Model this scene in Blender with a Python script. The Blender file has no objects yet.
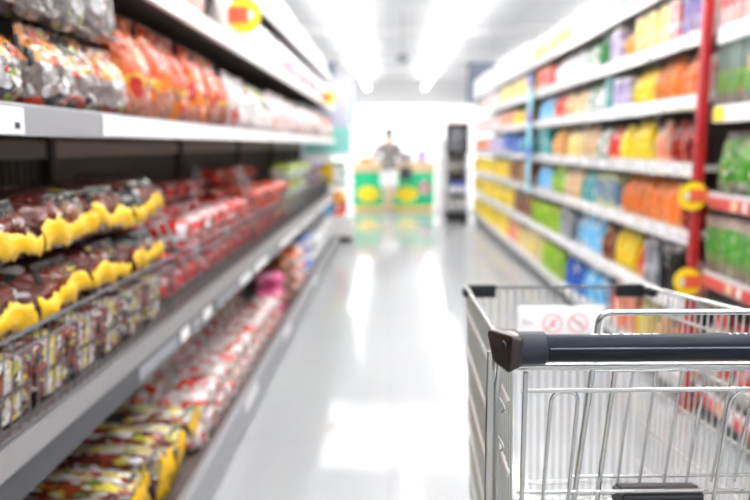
import bpy, bmesh, math, random
from mathutils import Vector, Matrix, noise
PI = math.pi
sc = bpy.context.scene
C = sc.collection
RND = random.Random(7)
H = 1.27

# ------------------------------------------------------------------ materials
def nt_new(name):
    m = bpy.data.materials.new(name); m.use_nodes = True
    nt = m.node_tree
    return m, nt, nt.nodes['Principled BSDF'], nt.nodes['Material Output']

def plain(name, col, rough=0.5, metal=0.0, coat=0.0, bump=0.0, bscale=40.0, spec=0.5):
    m, nt, b, o = nt_new(name)
    b.inputs['Base Color'].default_value = (*col, 1)
    b.inputs['Roughness'].default_value = rough
    b.inputs['Metallic'].default_value = metal
    b.inputs['Coat Weight'].default_value = coat
    b.inputs['Specular IOR Level'].default_value = spec
    n = nt.nodes.new('ShaderNodeTexNoise'); tc = nt.nodes.new('ShaderNodeTexCoord')
    n.inputs['Scale'].default_value = bscale
    nt.links.new(tc.outputs['Object'], n.inputs['Vector'])
    r = nt.nodes.new('ShaderNodeMapRange')
    r.inputs['To Min'].default_value = max(0.02, rough - 0.008); r.inputs['To Max'].default_value = min(1, rough + 0.008)
    nt.links.new(n.outputs['Fac'], r.inputs['Value']); nt.links.new(r.outputs['Result'], b.inputs['Roughness'])
    if bump:
        bp = nt.nodes.new('ShaderNodeBump'); bp.inputs['Strength'].default_value = bump
        bp.inputs['Distance'].default_value = 0.01
        nt.links.new(n.outputs['Fac'], bp.inputs['Height']); nt.links.new(bp.outputs['Normal'], b.inputs['Normal'])
    return m

def emit(name, col, s):
    m, nt, b, o = nt_new(name)
    b.inputs['Base Color'].default_value = (*col, 1)
    b.inputs['Emission Color'].default_value = (*col, 1)
    b.inputs['Emission Strength'].default_value = s
    return m

def pack(name, bands, blots=(), axis='Z', rough=0.3, film=0.6, bump=0.5, bscale=11.0, wob=0.10, vary=0.25):
    """printed film or card: colour bands along one axis, blotches of print, crinkled glossy surface"""
    m, nt, b, o = nt_new(name)
    N = nt.nodes.new; L = nt.links.new
    tc = N('ShaderNodeTexCoord'); oi = N('ShaderNodeObjectInfo')
    off = N('ShaderNodeVectorMath'); off.operation = 'SCALE'
    cv = N('ShaderNodeCombineXYZ')
    for i in range(3): L(oi.outputs['Random'], cv.inputs[i])
    L(cv.outputs[0], off.inputs[0]); off.inputs['Scale'].default_value = 17.0
    add = N('ShaderNodeVectorMath'); L(tc.outputs['Generated'], add.inputs[0]); L(off.outputs[0], add.inputs[1])
    sep = N('ShaderNodeSeparateXYZ'); L(tc.outputs['Generated'], sep.inputs[0])
    n0 = N('ShaderNodeTexNoise'); n0.inputs['Scale'].default_value = 5.0; L(add.outputs[0], n0.inputs['Vector'])
    ma = N('ShaderNodeMath'); ma.operation = 'MULTIPLY_ADD'; L(n0.outputs['Fac'], ma.inputs[0])
    ma.inputs[1].default_value = wob * 2; L(sep.outputs[axis], ma.inputs[2])
    mb = N('ShaderNodeMath'); mb.operation = 'SUBTRACT'; L(ma.outputs[0], mb.inputs[0]); mb.inputs[1].default_value = wob
    cr = N('ShaderNodeValToRGB'); cr.color_ramp.interpolation = 'CONSTANT'
    els = cr.color_ramp.elements
    while len(els) < len(bands): els.new(0.5)
    while len(els) > len(bands): els.remove(els[-1])
    for e, (p, c) in zip(els, bands): e.position = p; e.color = (*c, 1)
    L(mb.outputs[0], cr.inputs[0])
    col = cr.outputs[0]
    for i, (c, scl, thr) in enumerate(blots):
        n = N('ShaderNodeTexNoise'); n.inputs['Scale'].default_value = scl; n.inputs['Detail'].default_value = 1.0
        mp = N('ShaderNodeMapping'); mp.inputs['Location'].default_value = (3.1 * i + 1, 5.7 * i, 2.3 * i)
        L(add.outputs[0], mp.inputs[0]); L(mp.outputs[0], n.inputs['Vector'])
        g = N('ShaderNodeMath'); g.operation = 'GREATER_THAN'; g.inputs[1].default_value = thr
        L(n.outputs['Fac'], g.inputs[0])
        mx = N('ShaderNodeMix'); mx.data_type = 'RGBA'; L(g.outputs[0], mx.inputs[0]); L(col, mx.inputs[6])
        mx.inputs[7].default_value = (*c, 1); col = mx.outputs[2]
    hs = N('ShaderNodeHueSaturation')
    mr = N('ShaderNodeMapRange'); L(oi.outputs['Random'], mr.inputs['Value'])
    mr.inputs['To Min'].default_value = 1 - vary; mr.inputs['To Max'].default_value = 1 + vary * 0.6
    L(mr.outputs[0], hs.inputs['Value']); L(col, hs.inputs['Color'])
    L(hs.outputs[0], b.inputs['Base Color'])
    b.inputs['Roughness'].default_value = rough; b.inputs['Specular IOR Level'].default_value = 0.25
    b.inputs['Coat Weight'].default_value = film * .8; b.inputs['Coat Roughness'].default_value = 0.05; b.inputs['Coat IOR'].default_value = 1.6 if film > .75 else 1.5
    if bump:
        nb = N('ShaderNodeTexNoise'); nb.inputs['Scale'].default_value = bscale; nb.inputs['Detail'].default_value = 2.0
        nb.inputs['Distortion'].default_value = 0.6
        L(add.outputs[0], nb.inputs['Vector'])
        bp = N('ShaderNodeBump'); bp.inputs['Strength'].default_value = bump; bp.inputs['Distance'].default_value = 0.03
        L(nb.outputs['Fac'], bp.inputs['Height']); L(bp.outputs[0], b.inputs['Normal']); L(bp.outputs[0], b.inputs['Coat Normal'])
    return m

# ------------------------------------------------------------------ mesh helpers
def box(bm, x0, x1, y0, y1, z0, z1, bev=0.0):
    vs = [bm.verts.new((x, y, z)) for x in (x0, x1) for y in (y0, y1) for z in (z0, z1)]
    f = [(0, 1, 3, 2), (4, 6, 7, 5), (0, 4, 5, 1), (2, 3, 7, 6), (0, 2, 6, 4), (1, 5, 7, 3)]
    fs = [bm.faces.new([vs[i] for i in q]) for q in f]
    if bev:
        es = list({e for q in fs for e in q.edges})
        bmesh.ops.bevel(bm, geom=es, offset=bev, segments=2, profile=0.6, affect='EDGES')
    return fs

def tube(bm, pts, r, n=8, closed=False, cap=True):
    pts = [Vector(p) for p in pts]
    m = len(pts)
    rings = []; prev = None
    for i, p in enumerate(pts):
        if closed: t = (pts[(i + 1) % m] - pts[i - 1]).normalized()
        elif i == 0: t = (pts[1] - p).normalized()
        elif i == m - 1: t = (p - pts[-2]).normalized()
        else: t = ((pts[i + 1] - p).normalized() + (p - pts[i - 1]).normalized()).normalized()
        if prev is None:
            a = Vector((0, 0, 1)) if abs(t.z) < 0.9 else Vector((1, 0, 0))
            u = t.cross(a).normalized()
        else:
            u = (prev - t * prev.dot(t)).normalized()
        prev = u; v = t.cross(u)
        rr = r[i] if isinstance(r, (list, tuple)) else r
        rings.append([bm.verts.new(p + (u * math.cos(2 * PI * k / n) + v * math.sin(2 * PI * k / n)) * rr) for k in range(n)])
    for i in range(m if closed else m - 1):
        a, b = rings[i], rings[(i + 1) % m]
        for k in range(n):
            bm.faces.new((a[k], a[(k + 1) % n], b[(k + 1) % n], b[k]))
    if cap and not closed:
        bm.faces.new(rings[0][::-1]); bm.faces.new(rings[-1])

def lathe(bm, prof, n=20, at=(0, 0, 0)):
    rings = []
    for r, z in prof:
        rings.append([bm.verts.new((at[0] + r * math.cos(2 * PI * k / n), at[1] + r * math.sin(2 * PI * k / n), at[2] + z)) for k in range(n)])
    for a, b in zip(rings, rings[1:]):
        for k in range(n): bm.faces.new((a[k], a[(k + 1) % n], b[(k + 1) % n], b[k]))
    bm.faces.new(rings[0][::-1]); bm.faces.new(rings[-1])

def prism(bm, poly, axis, a0, a1):
    """extrude a 2-D polygon along axis 'x', 'y' or 'z'"""
    def P(p, a): return {'x': (a, p[0], p[1]), 'y': (p[0], a, p[1]), 'z': (p[0], p[1], a)}[axis]
    A = [bm.verts.new(P(p, a0)) for p in poly]; B = [bm.verts.new(P(p, a1)) for p in poly]
    n = len(poly)
    bm.faces.new(A[::-1]); bm.faces.new(B)
    for i in range(n): bm.faces.new((A[i], A[(i + 1) % n], B[(i + 1) % n], B[i]))

def fillet(pts, rad, seg=5):
    """round the inner corners of a polyline"""
    pts = [Vector(p) for p in pts]; out = [pts[0]]
    for a, b, c in zip(pts, pts[1:], pts[2:]):
        d1 = (a - b); d2 = (c - b); k = min(rad, d1.length * 0.49, d2.length * 0.49)
        p, q = b + d1.normalized() * k, b + d2.normalized() * k
        for i in range(seg + 1):
            t = i / seg
            out.append((p * (1 - t) + b * t) * (1 - t) + (b * (1 - t) + q * t) * t)
    return out + [pts[-1]]

def mesh(name, bm, smooth=None):
    bmesh.ops.recalc_face_normals(bm, faces=bm.faces)
    me = bpy.data.meshes.new(name); bm.to_mesh(me); bm.free()
    if smooth is not None:
        me.polygons.foreach_set('use_smooth', [True] * len(me.polygons))
        if smooth < PI: 
            try: me.set_sharp_from_angle(angle=smooth)
            except Exception: pass
    return me

def ob(name, bm, mat, parent=None, smooth=0.6):
    me = bm if isinstance(bm, bpy.types.Mesh) else mesh(name, bm, smooth)
    if mat is not None and not me.materials: me.materials.append(mat)
    o = bpy.data.objects.new(name, me); C.objects.link(o)
    if parent is not None: o.parent = parent
    return o

def empty(name, loc=(0, 0, 0), rz=0.0):
    o = bpy.data.objects.new(name, None); C.objects.link(o); o.empty_display_size = 0.1
    o.location = loc; o.rotation_euler = (0, 0, rz); return o

LABELS = {}
def tag(o, label, cat, group=None):
    w = label.replace(',', ' ').split()
    if not 4 <= len(w) <= 16: print('LABEL LENGTH', len(w), label)
    k = label.lower()
    if k in LABELS: print('LABEL TWICE', label)
    LABELS[k] = o.name
    o['label'] = label; o['category'] = cat
    if group: o['group'] = group
    return o

def struct(name, bm, mat, smooth=None):
    o = ob(name, bm, mat, None, smooth); o['kind'] = 'structure'; return o

def dup(src, loc, rot=(0, 0, 0), scale=(1, 1, 1)):
    r = src.copy(); C.objects.link(r)
    r.location = loc; r.rotation_euler = rot; r.scale = scale
    for k in ('label', 'category', 'group'):
        if k in r: del r[k]
    for ch in src.children:
        c = ch.copy(); C.objects.link(c); c.parent = r
        for g in ch.children:
            d = g.copy(); C.objects.link(d); d.parent = c
    return r

ORD = ['first', 'second', 'third', 'fourth', 'fifth', 'sixth', 'seventh', 'eighth', 'ninth', 'tenth', 'eleventh', 'twelfth',
       'thirteenth', 'fourteenth', 'fifteenth', 'sixteenth', 'seventeenth', 'eighteenth', 'nineteenth', 'twentieth']

# ------------------------------------------------------------------ colours
W = (0.82, 0.82, 0.82); OFFW = (0.72, 0.70, 0.66); BLK = (0.015, 0.016, 0.02); BRN = (0.085, 0.022, 0.012)
YEL = (0.85, 0.55, 0.01); RED = (0.62, 0.03, 0.02); ORG = (0.80, 0.27, 0.06); GRN = (0.03, 0.25, 0.05); LIM = (0.33, 0.55, 0.05)
BLU = (0.05, 0.16, 0.55); SKY = (0.22, 0.55, 0.80); TEAL = (0.05, 0.35, 0.36); CRM = (0.78, 0.58, 0.36); PNK = (0.80, 0.38, 0.36)
LIL = (0.48, 0.42, 0.62); GRY = (0.30, 0.31, 0.33); MAG = (0.70, 0.06, 0.25); AMB = (0.75, 0.38, 0.03); PYL = (0.82, 0.70, 0.30)
SALM = (0.85, 0.36, 0.24); DRED = (0.28, 0.012, 0.012)

M = {}
M['chrome'] = plain('chrome wire', (0.50, 0.51, 0.505), 0.2, 0.95)
M['zinc'] = plain('grey zinc tube', (0.50, 0.51, 0.50), 0.25, 0.9)
M['lattice'] = plain('bright zinc lattice', (0.58, 0.58, 0.56), 0.3, 0.6)
M['black'] = plain('black moulded plastic', (0.010, 0.011, 0.014), 0.42, spec=.25)
M['handle'] = plain('dark slate handle plastic', (0.012, 0.014, 0.022), 0.3, 0, 0.0, spec=.09)
M['sleeve'] = plain('slate grip sleeve', (0.020, 0.023, 0.033), 0.42, spec=.2)
M['cap'] = plain('brown black end cap', (0.016, 0.010, 0.010), 0.25, spec=.5)
M['seamglint'] = plain('slate seam highlight', (0.10, 0.11, 0.14), 0.35)  # lighter than the handle, highlight along the seam put into the colour
M['hole'] = plain('screw socket', (0.004, 0.004, 0.004), 0.7)
M['white'] = plain('white enamel', (0.88, 0.885, 0.90), 0.35)
M['paper'] = plain('white paper', (0.85, 0.85, 0.87), 0.6)
M['greylip'] = plain('grey steel lip', (0.31, 0.315, 0.34), 0.38, 0.3)
M['steel'] = plain('shaded steel lip face', (0.055, 0.055, 0.064), 0.38, 0.4)  # shade of the upright lip face put into the colour
M['steelLit'] = plain('lit steel lip bevel', (0.27, 0.27, 0.285), 0.34, 0.5)  # same lip, colour lightened where the bevel faces up to the light
M['darkshelf'] = plain('brown grey shelf sheet', (0.10, 0.075, 0.065), 0.5)
M['back'] = plain('dark back panel', (0.028, 0.024, 0.024), 0.6)
M['basket'] = plain('grey basket wire', (0.16, 0.16, 0.18), 0.35, 0.7)
M['redpost'] = plain('red post enamel', (0.42, 0.012, 0.018), 0.35, 0, 0.2)
M['redlip'] = plain('red price strip', (0.50, 0.065, 0.055), 0.5)
M['ylw'] = plain('yellow card', (0.88, 0.66, 0.01), 0.45)
M['orange'] = plain('orange card', (0.80, 0.17, 0.04), 0.5)
M['red'] = plain('red print', (0.60, 0.05, 0.05), 0.5)
M['paleRed'] = plain('faded red print', (0.74, 0.36, 0.38), 0.5)
M['ink'] = plain('grey print', (0.22, 0.22, 0.25), 0.6)
M['dkink'] = plain('dark print', (0.05, 0.05, 0.06), 0.6)
M['blue'] = plain('blue card', (0.07, 0.10, 0.52), 0.5)
M['teal'] = plain('teal card', (0.25, 0.55, 0.68), 0.5)
M['tag'] = plain('grey price card', (0.25, 0.26, 0.29), 0.5)
M['lav'] = plain('lavender board', (0.55, 0.56, 0.68), 0.5)
M['mint'] = plain('mint board', (0.25, 0.62, 0.55), 0.5)
M['green'] = plain('bright green board', (0.01, 0.50, 0.22), 0.45)
M['beige'] = plain('beige laminate', (0.72, 0.52, 0.32), 0.5)
M['darksign'] = plain('slate sign board', (0.10, 0.115, 0.16), 0.5)
M['rubber'] = plain('grey rubber', (0.08, 0.08, 0.085), 0.7)
M['band'] = pack('yellow ruffled film', [(0, (0.74, 0.43, 0.003)), (0.93, (0.70, 0.37, 0.003))], [], rough=0.35, film=0.35, bump=0.25, bscale=9, vary=0.1)
M['brownpack'] = pack('brown film pack', [(0, (.12, .016, .010)), (0.50, (0.17, 0.026, 0.016)), (0.84, (.11, .022, .018))],
                      [((0.025, 0.035, 0.03), 2.6, 0.60), ((0.55, 0.50, 0.50), 3.4, 0.64), ((0.55, 0.42, 0.05), 5.0, 0.70)], rough=0.25, film=1.0, bump=1.0, bscale=5)
M['stripepack'] = pack('striped film pack', [(0, (.14, .03, .02)), (0.26, (0.54, 0.47, 0.47)), (0.44, (0.54, 0.45, 0.10)), (0.58, (0.56, 0.50, 0.50)), (0.76, (.2, .045, .03))],
                       [((0.03, 0.035, 0.03), 4.0, 0.62), ((0.60, 0.52, 0.08), 5.5, 0.60), ((0.74, 0.72, 0.74), 6, 0.62), ((.30, .05, .02), 4.5, .61), ((.16, .26, .05), 5, .68)], axis='X', rough=0.25, film=0.9, bump=0.7, bscale=5)

# ------------------------------------------------------------------ package shapes (front faces local -Y, base at z = 0)
def pillow(w, h, d, seed=0, wr=1.0, nu=16, nv=16, seal=0.07):
    bm = bmesh.new(); F = []; B = []
    hs = h * (1 - seal)
    for j in range(nv + 1):
        v = j / nv
        s = min(1.0, 0.62 + 2.6 * v) if v < 0.15 else 1.0
        if v > 0.4: s *= max(0.03, 1 - ((v - 0.4) / 0.6) ** 2.2)
        wx = w / 2 * (0.90 + 0.10 * (1 - (2 * abs(v - 0.5)) ** 2)) if v < 0.9 else w / 2 * 0.92
        rf, rb = [], []
        for i in range(nu + 1):
            u = -1 + 2 * i / nu
            t = d / 2 * max(0.02, (1 - abs(u) ** 2.8)) ** 0.6 * s
            nz = noise.noise(Vector((u * 2.2 + seed * 7.3, v * 3.5, seed * 1.7)))
            nz2 = noise.noise(Vector((u * 6 + seed * 3.3, v * 5, seed * 2.9)))
            k = wr * d * (0.10 * nz + 0.07 * nz2) * min(1, 6 * (1 - abs(u)) + 0.15) * min(1, 5 * v + 0.1)
            x = wx * u * (1 + 0.03 * nz); z = hs * v + 0.015 * h * nz2 * v
            rf.append(bm.verts.new((x, -t + k, z))); rb.append(bm.verts.new((x, t + k * 0.5, z)))
        F.append(rf); B.append(rb)
    for j in range(nv):
        for i in range(nu):
            bm.faces.new((F[j][i], F[j][i + 1], F[j + 1][i + 1], F[j + 1][i]))
            bm.faces.new((B[j][i], B[j + 1][i], B[j + 1][i + 1], B[j][i + 1]))
        bm.faces.new((F[j][0], F[j + 1][0], B[j + 1][0], B[j][0]))
        bm.faces.new((F[j][nu], B[j][nu], B[j + 1][nu], F[j + 1][nu]))
    for i in range(nu): bm.faces.new((F[0][i], B[0][i], B[0][i + 1], F[0][i + 1]))
    # crimped seal on top
    tf = []; tb = []
    for i in range(nu + 1):
        zz = h * (1 - 0.012 * (i % 2)); y = 0.02 * d * math.sin(i * 1.3 + seed)
        tf.append(bm.verts.new((F[nv][i].co.x * 1.02, y - 0.0015, zz))); tb.append(bm.verts.new((F[nv][i].co.x * 1.02, y + 0.0015, zz)))
    for i in range(nu):
        bm.faces.new((F[nv][i], F[nv][i + 1], tf[i + 1], tf[i])); bm.faces.new((B[nv][i], tb[i], tb[i + 1], B[nv][i + 1]))
        bm.faces.new((tf[i], tf[i + 1], tb[i + 1], tb[i]))
    bm.faces.new((F[nv][0], tf[0], tb[0], B[nv][0])); bm.faces.new((F[nv][nu], B[nv][nu], tb[nu], tf[nu]))
    return mesh('pillow', bm, PI)

def carton(w, h, d):
    bm = bmesh.new(); box(bm, -w / 2, w / 2, -d / 2, d / 2, 0, h, 0.003)
    # closing flap seam on top
    box(bm, -w / 2 + 0.004, w / 2 - 0.004, -0.006, 0.006, h, h + 0.0015)
    return mesh('carton', bm, 0.6)

def bottle(r, h, n=16):
    bm = bmesh.new()
    lathe(bm, [(r * .9, 0), (r, .01), (r, h * .30), (r * .95, h * .34), (r * .95, h * .52), (r, h * .57), (r * .97, h * .64), (r * .75, h * .74), (r * .42, h * .82), (r * .38, h * .88), (r * .46, h * .885), (r * .46, h * .985), (r * .40, h)], n)
    return mesh('bottle', bm, 0.9)

def can(r, h, n=16):
    bm = bmesh.new()
    lathe(bm, [(r * .85, 0), (r, .008), (r, h - .02), (r * .88, h - .004), (r * .88, h), (r * .80, h), (r * .80, h - .004)], n)
    return mesh('can', bm, 0.7)

def pouch(w, h, d, seed=0):
    """stand-up pouch with rounded shoulders, gusset and cap-like header"""
    me = pillow(w, h, d, seed, 0.7, 14, 14, 0.05)
    for v in me.vertices:
        f = v.co.z / h
        if f > 0.62:
            k = 1 - 0.30 * ((f - 0.62) / 0.38) ** 2
            v.co.x *= k
    return me

def lying(w, t, L, seed=0, pinch=0.70):
    """long soft pack lying down, length along Y, front end at -L/2, belly w x t"""
    bm = bmesh.new(); n, m = 20, 16; rings = []
    for j in range(m + 1):
        q = j / m; y = -L / 2 + L * q
        e = min(1, pinch + 1.6 * q) if q < 0.19 else (1 if q < 0.85 else max(0.35, 1 - ((q - .85) / .15) ** 2 * .65))
        ring = []
        for k in range(n):
            a = 2 * PI * k / n; ca, sa = math.cos(a), math.sin(a)
            x = w / 2 * math.copysign(abs(ca) ** 0.55, ca); z = t / 2 * math.copysign(abs(sa) ** 0.55, sa)
            nz = noise.noise(Vector((ca * 1.5 + seed * 5, sa * 1.5, q * 5 + seed)))
            e2 = e * (0.985 + 0.045 * nz) * 0.97
            ring.append(bm.verts.new((x * e2, y + 0.006 * nz, t / 2 + max(-t / 2, z * e2 + (0.004 * nz if z > 0 else 0)))))
        rings.append(ring)
    for a, b in zip(rings, rings[1:]):
        for k in range(n): bm.faces.new((a[k], a[(k + 1) % n], b[(k + 1) % n], b[k]))
    bm.faces.new(rings[0][::-1]); bm.faces.new(rings[-1])
    return mesh('lying', bm, 1.0)

def ruffle(w, h, seed, out=0.014, amp=0.005):
    """crinkled ribbon in the XZ plane bulging to -Y, 1.5 mm thick"""
    bm = bmesh.new(); nu, nv = 22, 4; A, B = [], []
    for j in range(nv + 1):
        v = j / nv; a, b = [], []
        for i in range(nu + 1):
            u = -1 + 2 * i / nu
            y = -out * (1 - (2 * v - 1) ** 2 * 0.5) - amp * math.sin(u * 9 + seed * 2 + v * 2) - amp * 0.8 * noise.noise(Vector((u * 3, v * 2, seed * 4.1)))
            hh = h * (1 + 0.22 * math.sin(u * 4 + seed * 1.9) + .18 * noise.noise(Vector((u * 6, 1, seed))))
            z = hh * v - h * 0.10 * math.sin(u * 7 + seed) + (0.30 if v in (0, 1) else .1) * h * noise.noise(Vector((u * 9, v * 3, seed * 1.7)))
            a.append(bm.verts.new((u * w / 2, y, z))); b.append(bm.verts.new((u * w / 2, y + 0.0015, z)))
        A.append(a); B.append(b)
    for j in range(nv):
        for i in range(nu):
            bm.faces.new((A[j][i], A[j][i + 1], A[j + 1][i + 1], A[j + 1][i])); bm.faces.new((B[j][i], B[j + 1][i], B[j + 1][i + 1], B[j][i + 1]))
        bm.faces.new((A[j][0], A[j + 1][0], B[j + 1][0], B[j][0])); bm.faces.new((A[j][nu], B[j][nu], B[j + 1][nu], A[j + 1][nu]))
    for i in range(nu):
        bm.faces.new((A[0][i], B[0][i], B[0][i + 1], A[0][i + 1])); bm.faces.new((A[nv][i], A[nv][i + 1], B[nv][i + 1], B[nv][i]))
    return mesh('ruffle', bm, PI)

# ================================================================== SETTING
CEIL = 4.77
X0, X1, Y0, Y1 = -8.0, 9.0, -5.0, 40.0
def floor_mat():
    m, nt, b, o = nt_new('polished floor tiles')
    N = nt.nodes.new; L = nt.links.new
    tc = N('ShaderNodeTexCoord')
    br = N('ShaderNodeTexBrick'); br.offset = 0.0
    br.inputs['Scale'].default_value = 1.0; br.inputs['Brick Width'].default_value = 0.6; br.inputs['Row Height'].default_value = 0.6
    br.inputs['Mortar Size'].default_value = 0.0025
    br.inputs['Color1'].default_value = (0.325, 0.331, 0.342, 1); br.inputs['Color2'].default_value = (0.312, 0.318, 0.33, 1)
    br.inputs['Mortar'].default_value = (0.27, 0.28, 0.30, 1)
    L(tc.outputs['Object'], br.inputs['Vector'])
    n = N('ShaderNodeTexNoise'); n.inputs['Scale'].default_value = 3.0; L(tc.outputs['Object'], n.inputs['Vector'])
    mx = N('ShaderNodeMix'); mx.data_type = 'RGBA'; mx.blend_type = 'MULTIPLY'; mx.inputs[0].default_value = 0.08
    L(br.outputs['Color'], mx.inputs[6]); L(n.outputs['Color'], mx.inputs[7]); L(mx.outputs[2], b.inputs['Base Color'])
    b.inputs['Roughness'].default_value = 0.10; b.inputs['Specular IOR Level'].default_value = 0.15
    mr = N('ShaderNodeMapRange'); L(n.outputs['Fac'], mr.inputs['Value']); mr.inputs['To Min'].default_value = 0.045; mr.inputs['To Max'].default_value = 0.085
    L(mr.outputs[0], b.inputs['Roughness'])
    return m
bm = bmesh.new(); box(bm, X0, X1, Y0, Y1, -0.1, 0); struct('floor', bm, floor_mat())
def ceil_mat():
    m, nt, b, o = nt_new('white ceiling panels')
    N = nt.nodes.new; L = nt.links.new
    tc = N('ShaderNodeTexCoord'); br = N('ShaderNodeTexBrick'); br.offset = 0.0
    br.inputs['Scale'].default_value = 1.0; br.inputs['Brick Width'].default_value = 1.2; br.inputs['Row Height'].default_value = 1.2
    br.inputs['Mortar Size'].default_value = 0.02
    br.inputs['Color1'].default_value = (0.86, 0.86, 0.86, 1); br.inputs['Color2'].default_value = (0.83, 0.83, 0.83, 1); br.inputs['Mortar'].default_value = (0.70, 0.70, 0.70, 1)
    L(tc.outputs['Object'], br.inputs['Vector']); L(br.outputs['Color'], b.inputs['Base Color']); b.inputs['Roughness'].default_value = 0.8
    return m
bm = bmesh.new(); box(bm, X0, X1, Y0, Y1, CEIL, CEIL + 0.1); struct('ceiling', bm, ceil_mat())
wallm = plain('white wall paint', (0.84, 0.84, 0.84), 0.7)
for nm, a in (('wall_left', (X0 - .1, X0, Y0, Y1, 0, CEIL)), ('wall_right', (X1, X1 + .1, Y0, Y1, 0, CEIL)), ('wall_front', (X0, X1, Y0 - .1, Y0, 0, CEIL))):
    bm = bmesh.new(); box(bm, *a); struct(nm, bm, wallm)
# far wall with the bright shop front
ZW = 3.45
bm = bmesh.new(); box(bm, X0, X1, Y1, Y1 + .1, ZW, CEIL); box(bm, X0, -3.2, Y1, Y1 + .1, 0, ZW); box(bm, 5.6, X1, Y1, Y1 + .1, 0, ZW)
struct('wall_back', bm, wallm)
winm = emit('bright daylight shop window', (1.0, 1.0, 1.0), 0.80)
bm = bmesh.new(); box(bm, -3.2, 5.6, Y1 + .03, Y1 + .06, 0, ZW); w_ = struct('window_1', bm, winm)
bm = bmesh.new()
for x in (-3.2, -1.0, 1.2, 3.4, 5.55): box(bm, x, x + .05, Y1 - .02, Y1 + .03, 0, ZW)
box(bm, -3.2, 5.6, Y1 - .02, Y1 + .03, ZW - .06, ZW)
struct('trim_1', bm, M['white'])
# ceiling beams across the aisle
for i, y in enumerate((16.5, 22.5, 28.5, 34.5)):
    bm = bmesh.new(); box(bm, X0, X1, y, y + .35, CEIL - .28, CEIL - 0.001, 0.01); struct('beam_%d' % (i + 1), bm, wallm)

# ------------------------------------------------------------------ ceiling lights
tubem = emit('white lamp diffuser', (1.0, 0.985, 0.97), 25.0)
farm = emit('white far lamp diffuser', (1.0, 0.99, 0.98), 9.0)
softfill = emit('soft added uplight', (1.0, 1.0, 1.0), 12.0)  # glow added on the lamp tops to brighten the ceiling
upfill = emit('white added uplight', (1.0, 1.0, 1.0), 27.0)
housing = plain('white lamp housing', (0.85, 0.85, 0.85), 0.5)
def light_line(x, y0, y1, label, w=0.16, lamp=None, up=None):
    r = empty('linear_ceiling_light', (x, (y0 + y1) / 2, CEIL - 0.57)); L = (y1 - y0) / 2
    b = bmesh.new(); box(b, -w / 2 - .02, w / 2 + .02, -L, L, 0.012, 0.08, 0.008); ob('housing', b, housing, r)
    b = bmesh.new(); prism(b, [(-w / 2, 0.012), (-w / 2 * .8, -0.02), (w / 2 * .8, -0.02), (w / 2, 0.012)], 'y', -L + .01, L - .01); ob('diffuser', b, lamp or tubem, r)
    b = bmesh.new(); box(b, -w / 2, w / 2, -L + .02, L - .02, .081, .088); ob('added_uplight', b, up or upfill, r)  # added upward glow, fills the ceiling with light
    for y in (-L * .9, -L * .45, 0, L * .45, L * .9):
        b = bmesh.new(); tube(b, [(0, y, .089), (0, y, .57)], .006, 6); ob('suspension_rod', b, M['chrome'], r)
    tag(r, label, 'ceiling light')
light_line(-1.20, 15.0, 39.0, 'long white strip light over the basket rack side of the aisle', .2, farm, softfill)
light_line(1.80, 15.0, 39.0, 'long white strip light over the trolley side of the aisle', .2, farm, softfill)
light_line(-1.40, -3.0, 12.0, 'long strip light overhead, above the wire baskets')
light_line(2.10, -3.0, 12.0, 'long strip light overhead, above the red rack post')
light_line(0.35, -3.0, 11.5, 'added strip light out of view above the middle of the aisle')  # extra row added out of view to put highlights on the bags
light_line(-5.2, -3.0, 38.0, 'long strip light over the next aisle past the basket rack', .16, farm)
light_line(5.9, -3.0, 38.0, 'long strip light over the next aisle past the white rack', .16, farm)
panelm = emit('wide lamp panel', (1.0, 1.0, 1.0), 5.0)
for k, (x, side) in enumerate(((-0.65, 'basket rack'), (0.85, 'white rack'))):
    r = empty('panel_ceiling_light', (x, 13.75, CEIL - .36))
    b = bmesh.new(); box(b, -.72, .72, -1.5, 1.5, .01, .09, .01); ob('housing', b, housing, r)
    for y in (-.98, 0, .98):
        b = bmesh.new(); box(b, -.68, .68, y - .46, y + .46, -.012, .01); ob('diffuser', b, panelm, r)
    for sx in (-.6, .6):
        for y in (-1.3, 1.3):
            b = bmesh.new(); tube(b, [(sx, y, .09), (sx, y, .36)], .006, 6); ob('suspension_rod', b, M['chrome'], r)
    tag(r, 'wide three panel ceiling lamp mirrored in the floor, %s side' % side, 'ceiling light', 'panel lamps over the aisle')

# ================================================================== BASKET RACK (X < 0)
XS, XB, XBK = -0.70, -0.64, -1.18      # shelf front, base front, back panel
LY0, LY1 = 0.2, 9.3
g = empty('shelf_rack', (XBK, 0, 0))
tag(g, 'long grey shelf rack with wire baskets and film packed food', 'shelf rack')
def gpart(name, bm, mat, parent=g, smooth=None):
    """part given in world coordinates"""
    root = parent
    while root.parent: root = root.parent
    bmesh.ops.translate(bm, verts=bm.verts, vec=-Vector(root.location))
    return ob(name, bm, mat, parent, smooth)
b = bmesh.new(); box(b, XBK - .02, XBK, LY0, LY1, 0.0, 2.45)
gpart('back_panel', b, M['back'])
b = bmesh.new()
y = LY0 + .03
while y < LY1 - .03:
    box(b, XBK, XBK + .006, y, y + .012, 0.75, 1.22); y += 0.045
gpart('slotted_back_rib', b, M['greylip'].copy() if False else plain('grey brown rib', (0.09, 0.08, 0.08), 0.5))
b = bmesh.new(); box(b, XBK, XBK + .03, LY0, LY1, 1.225, 1.285); gpart('back_rail', b, plain('taupe back rail', (0.26, 0.22, 0.20), 0.5))
b = bmesh.new(); box(b, XBK, XB - .05, LY0, LY1, 0, .07); gpart('kick_plate', b, plain('kick plate', (0.12, 0.12, 0.13), 0.5))
for y in (LY0, 2.46, 4.0, 5.54, 7.08, LY1 - .04):
    b = bmesh.new(); box(b, XBK + .001, XBK + .045, y - .02, y + .02, .07, 2.45); gpart('upright', b, M['back'])
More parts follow.
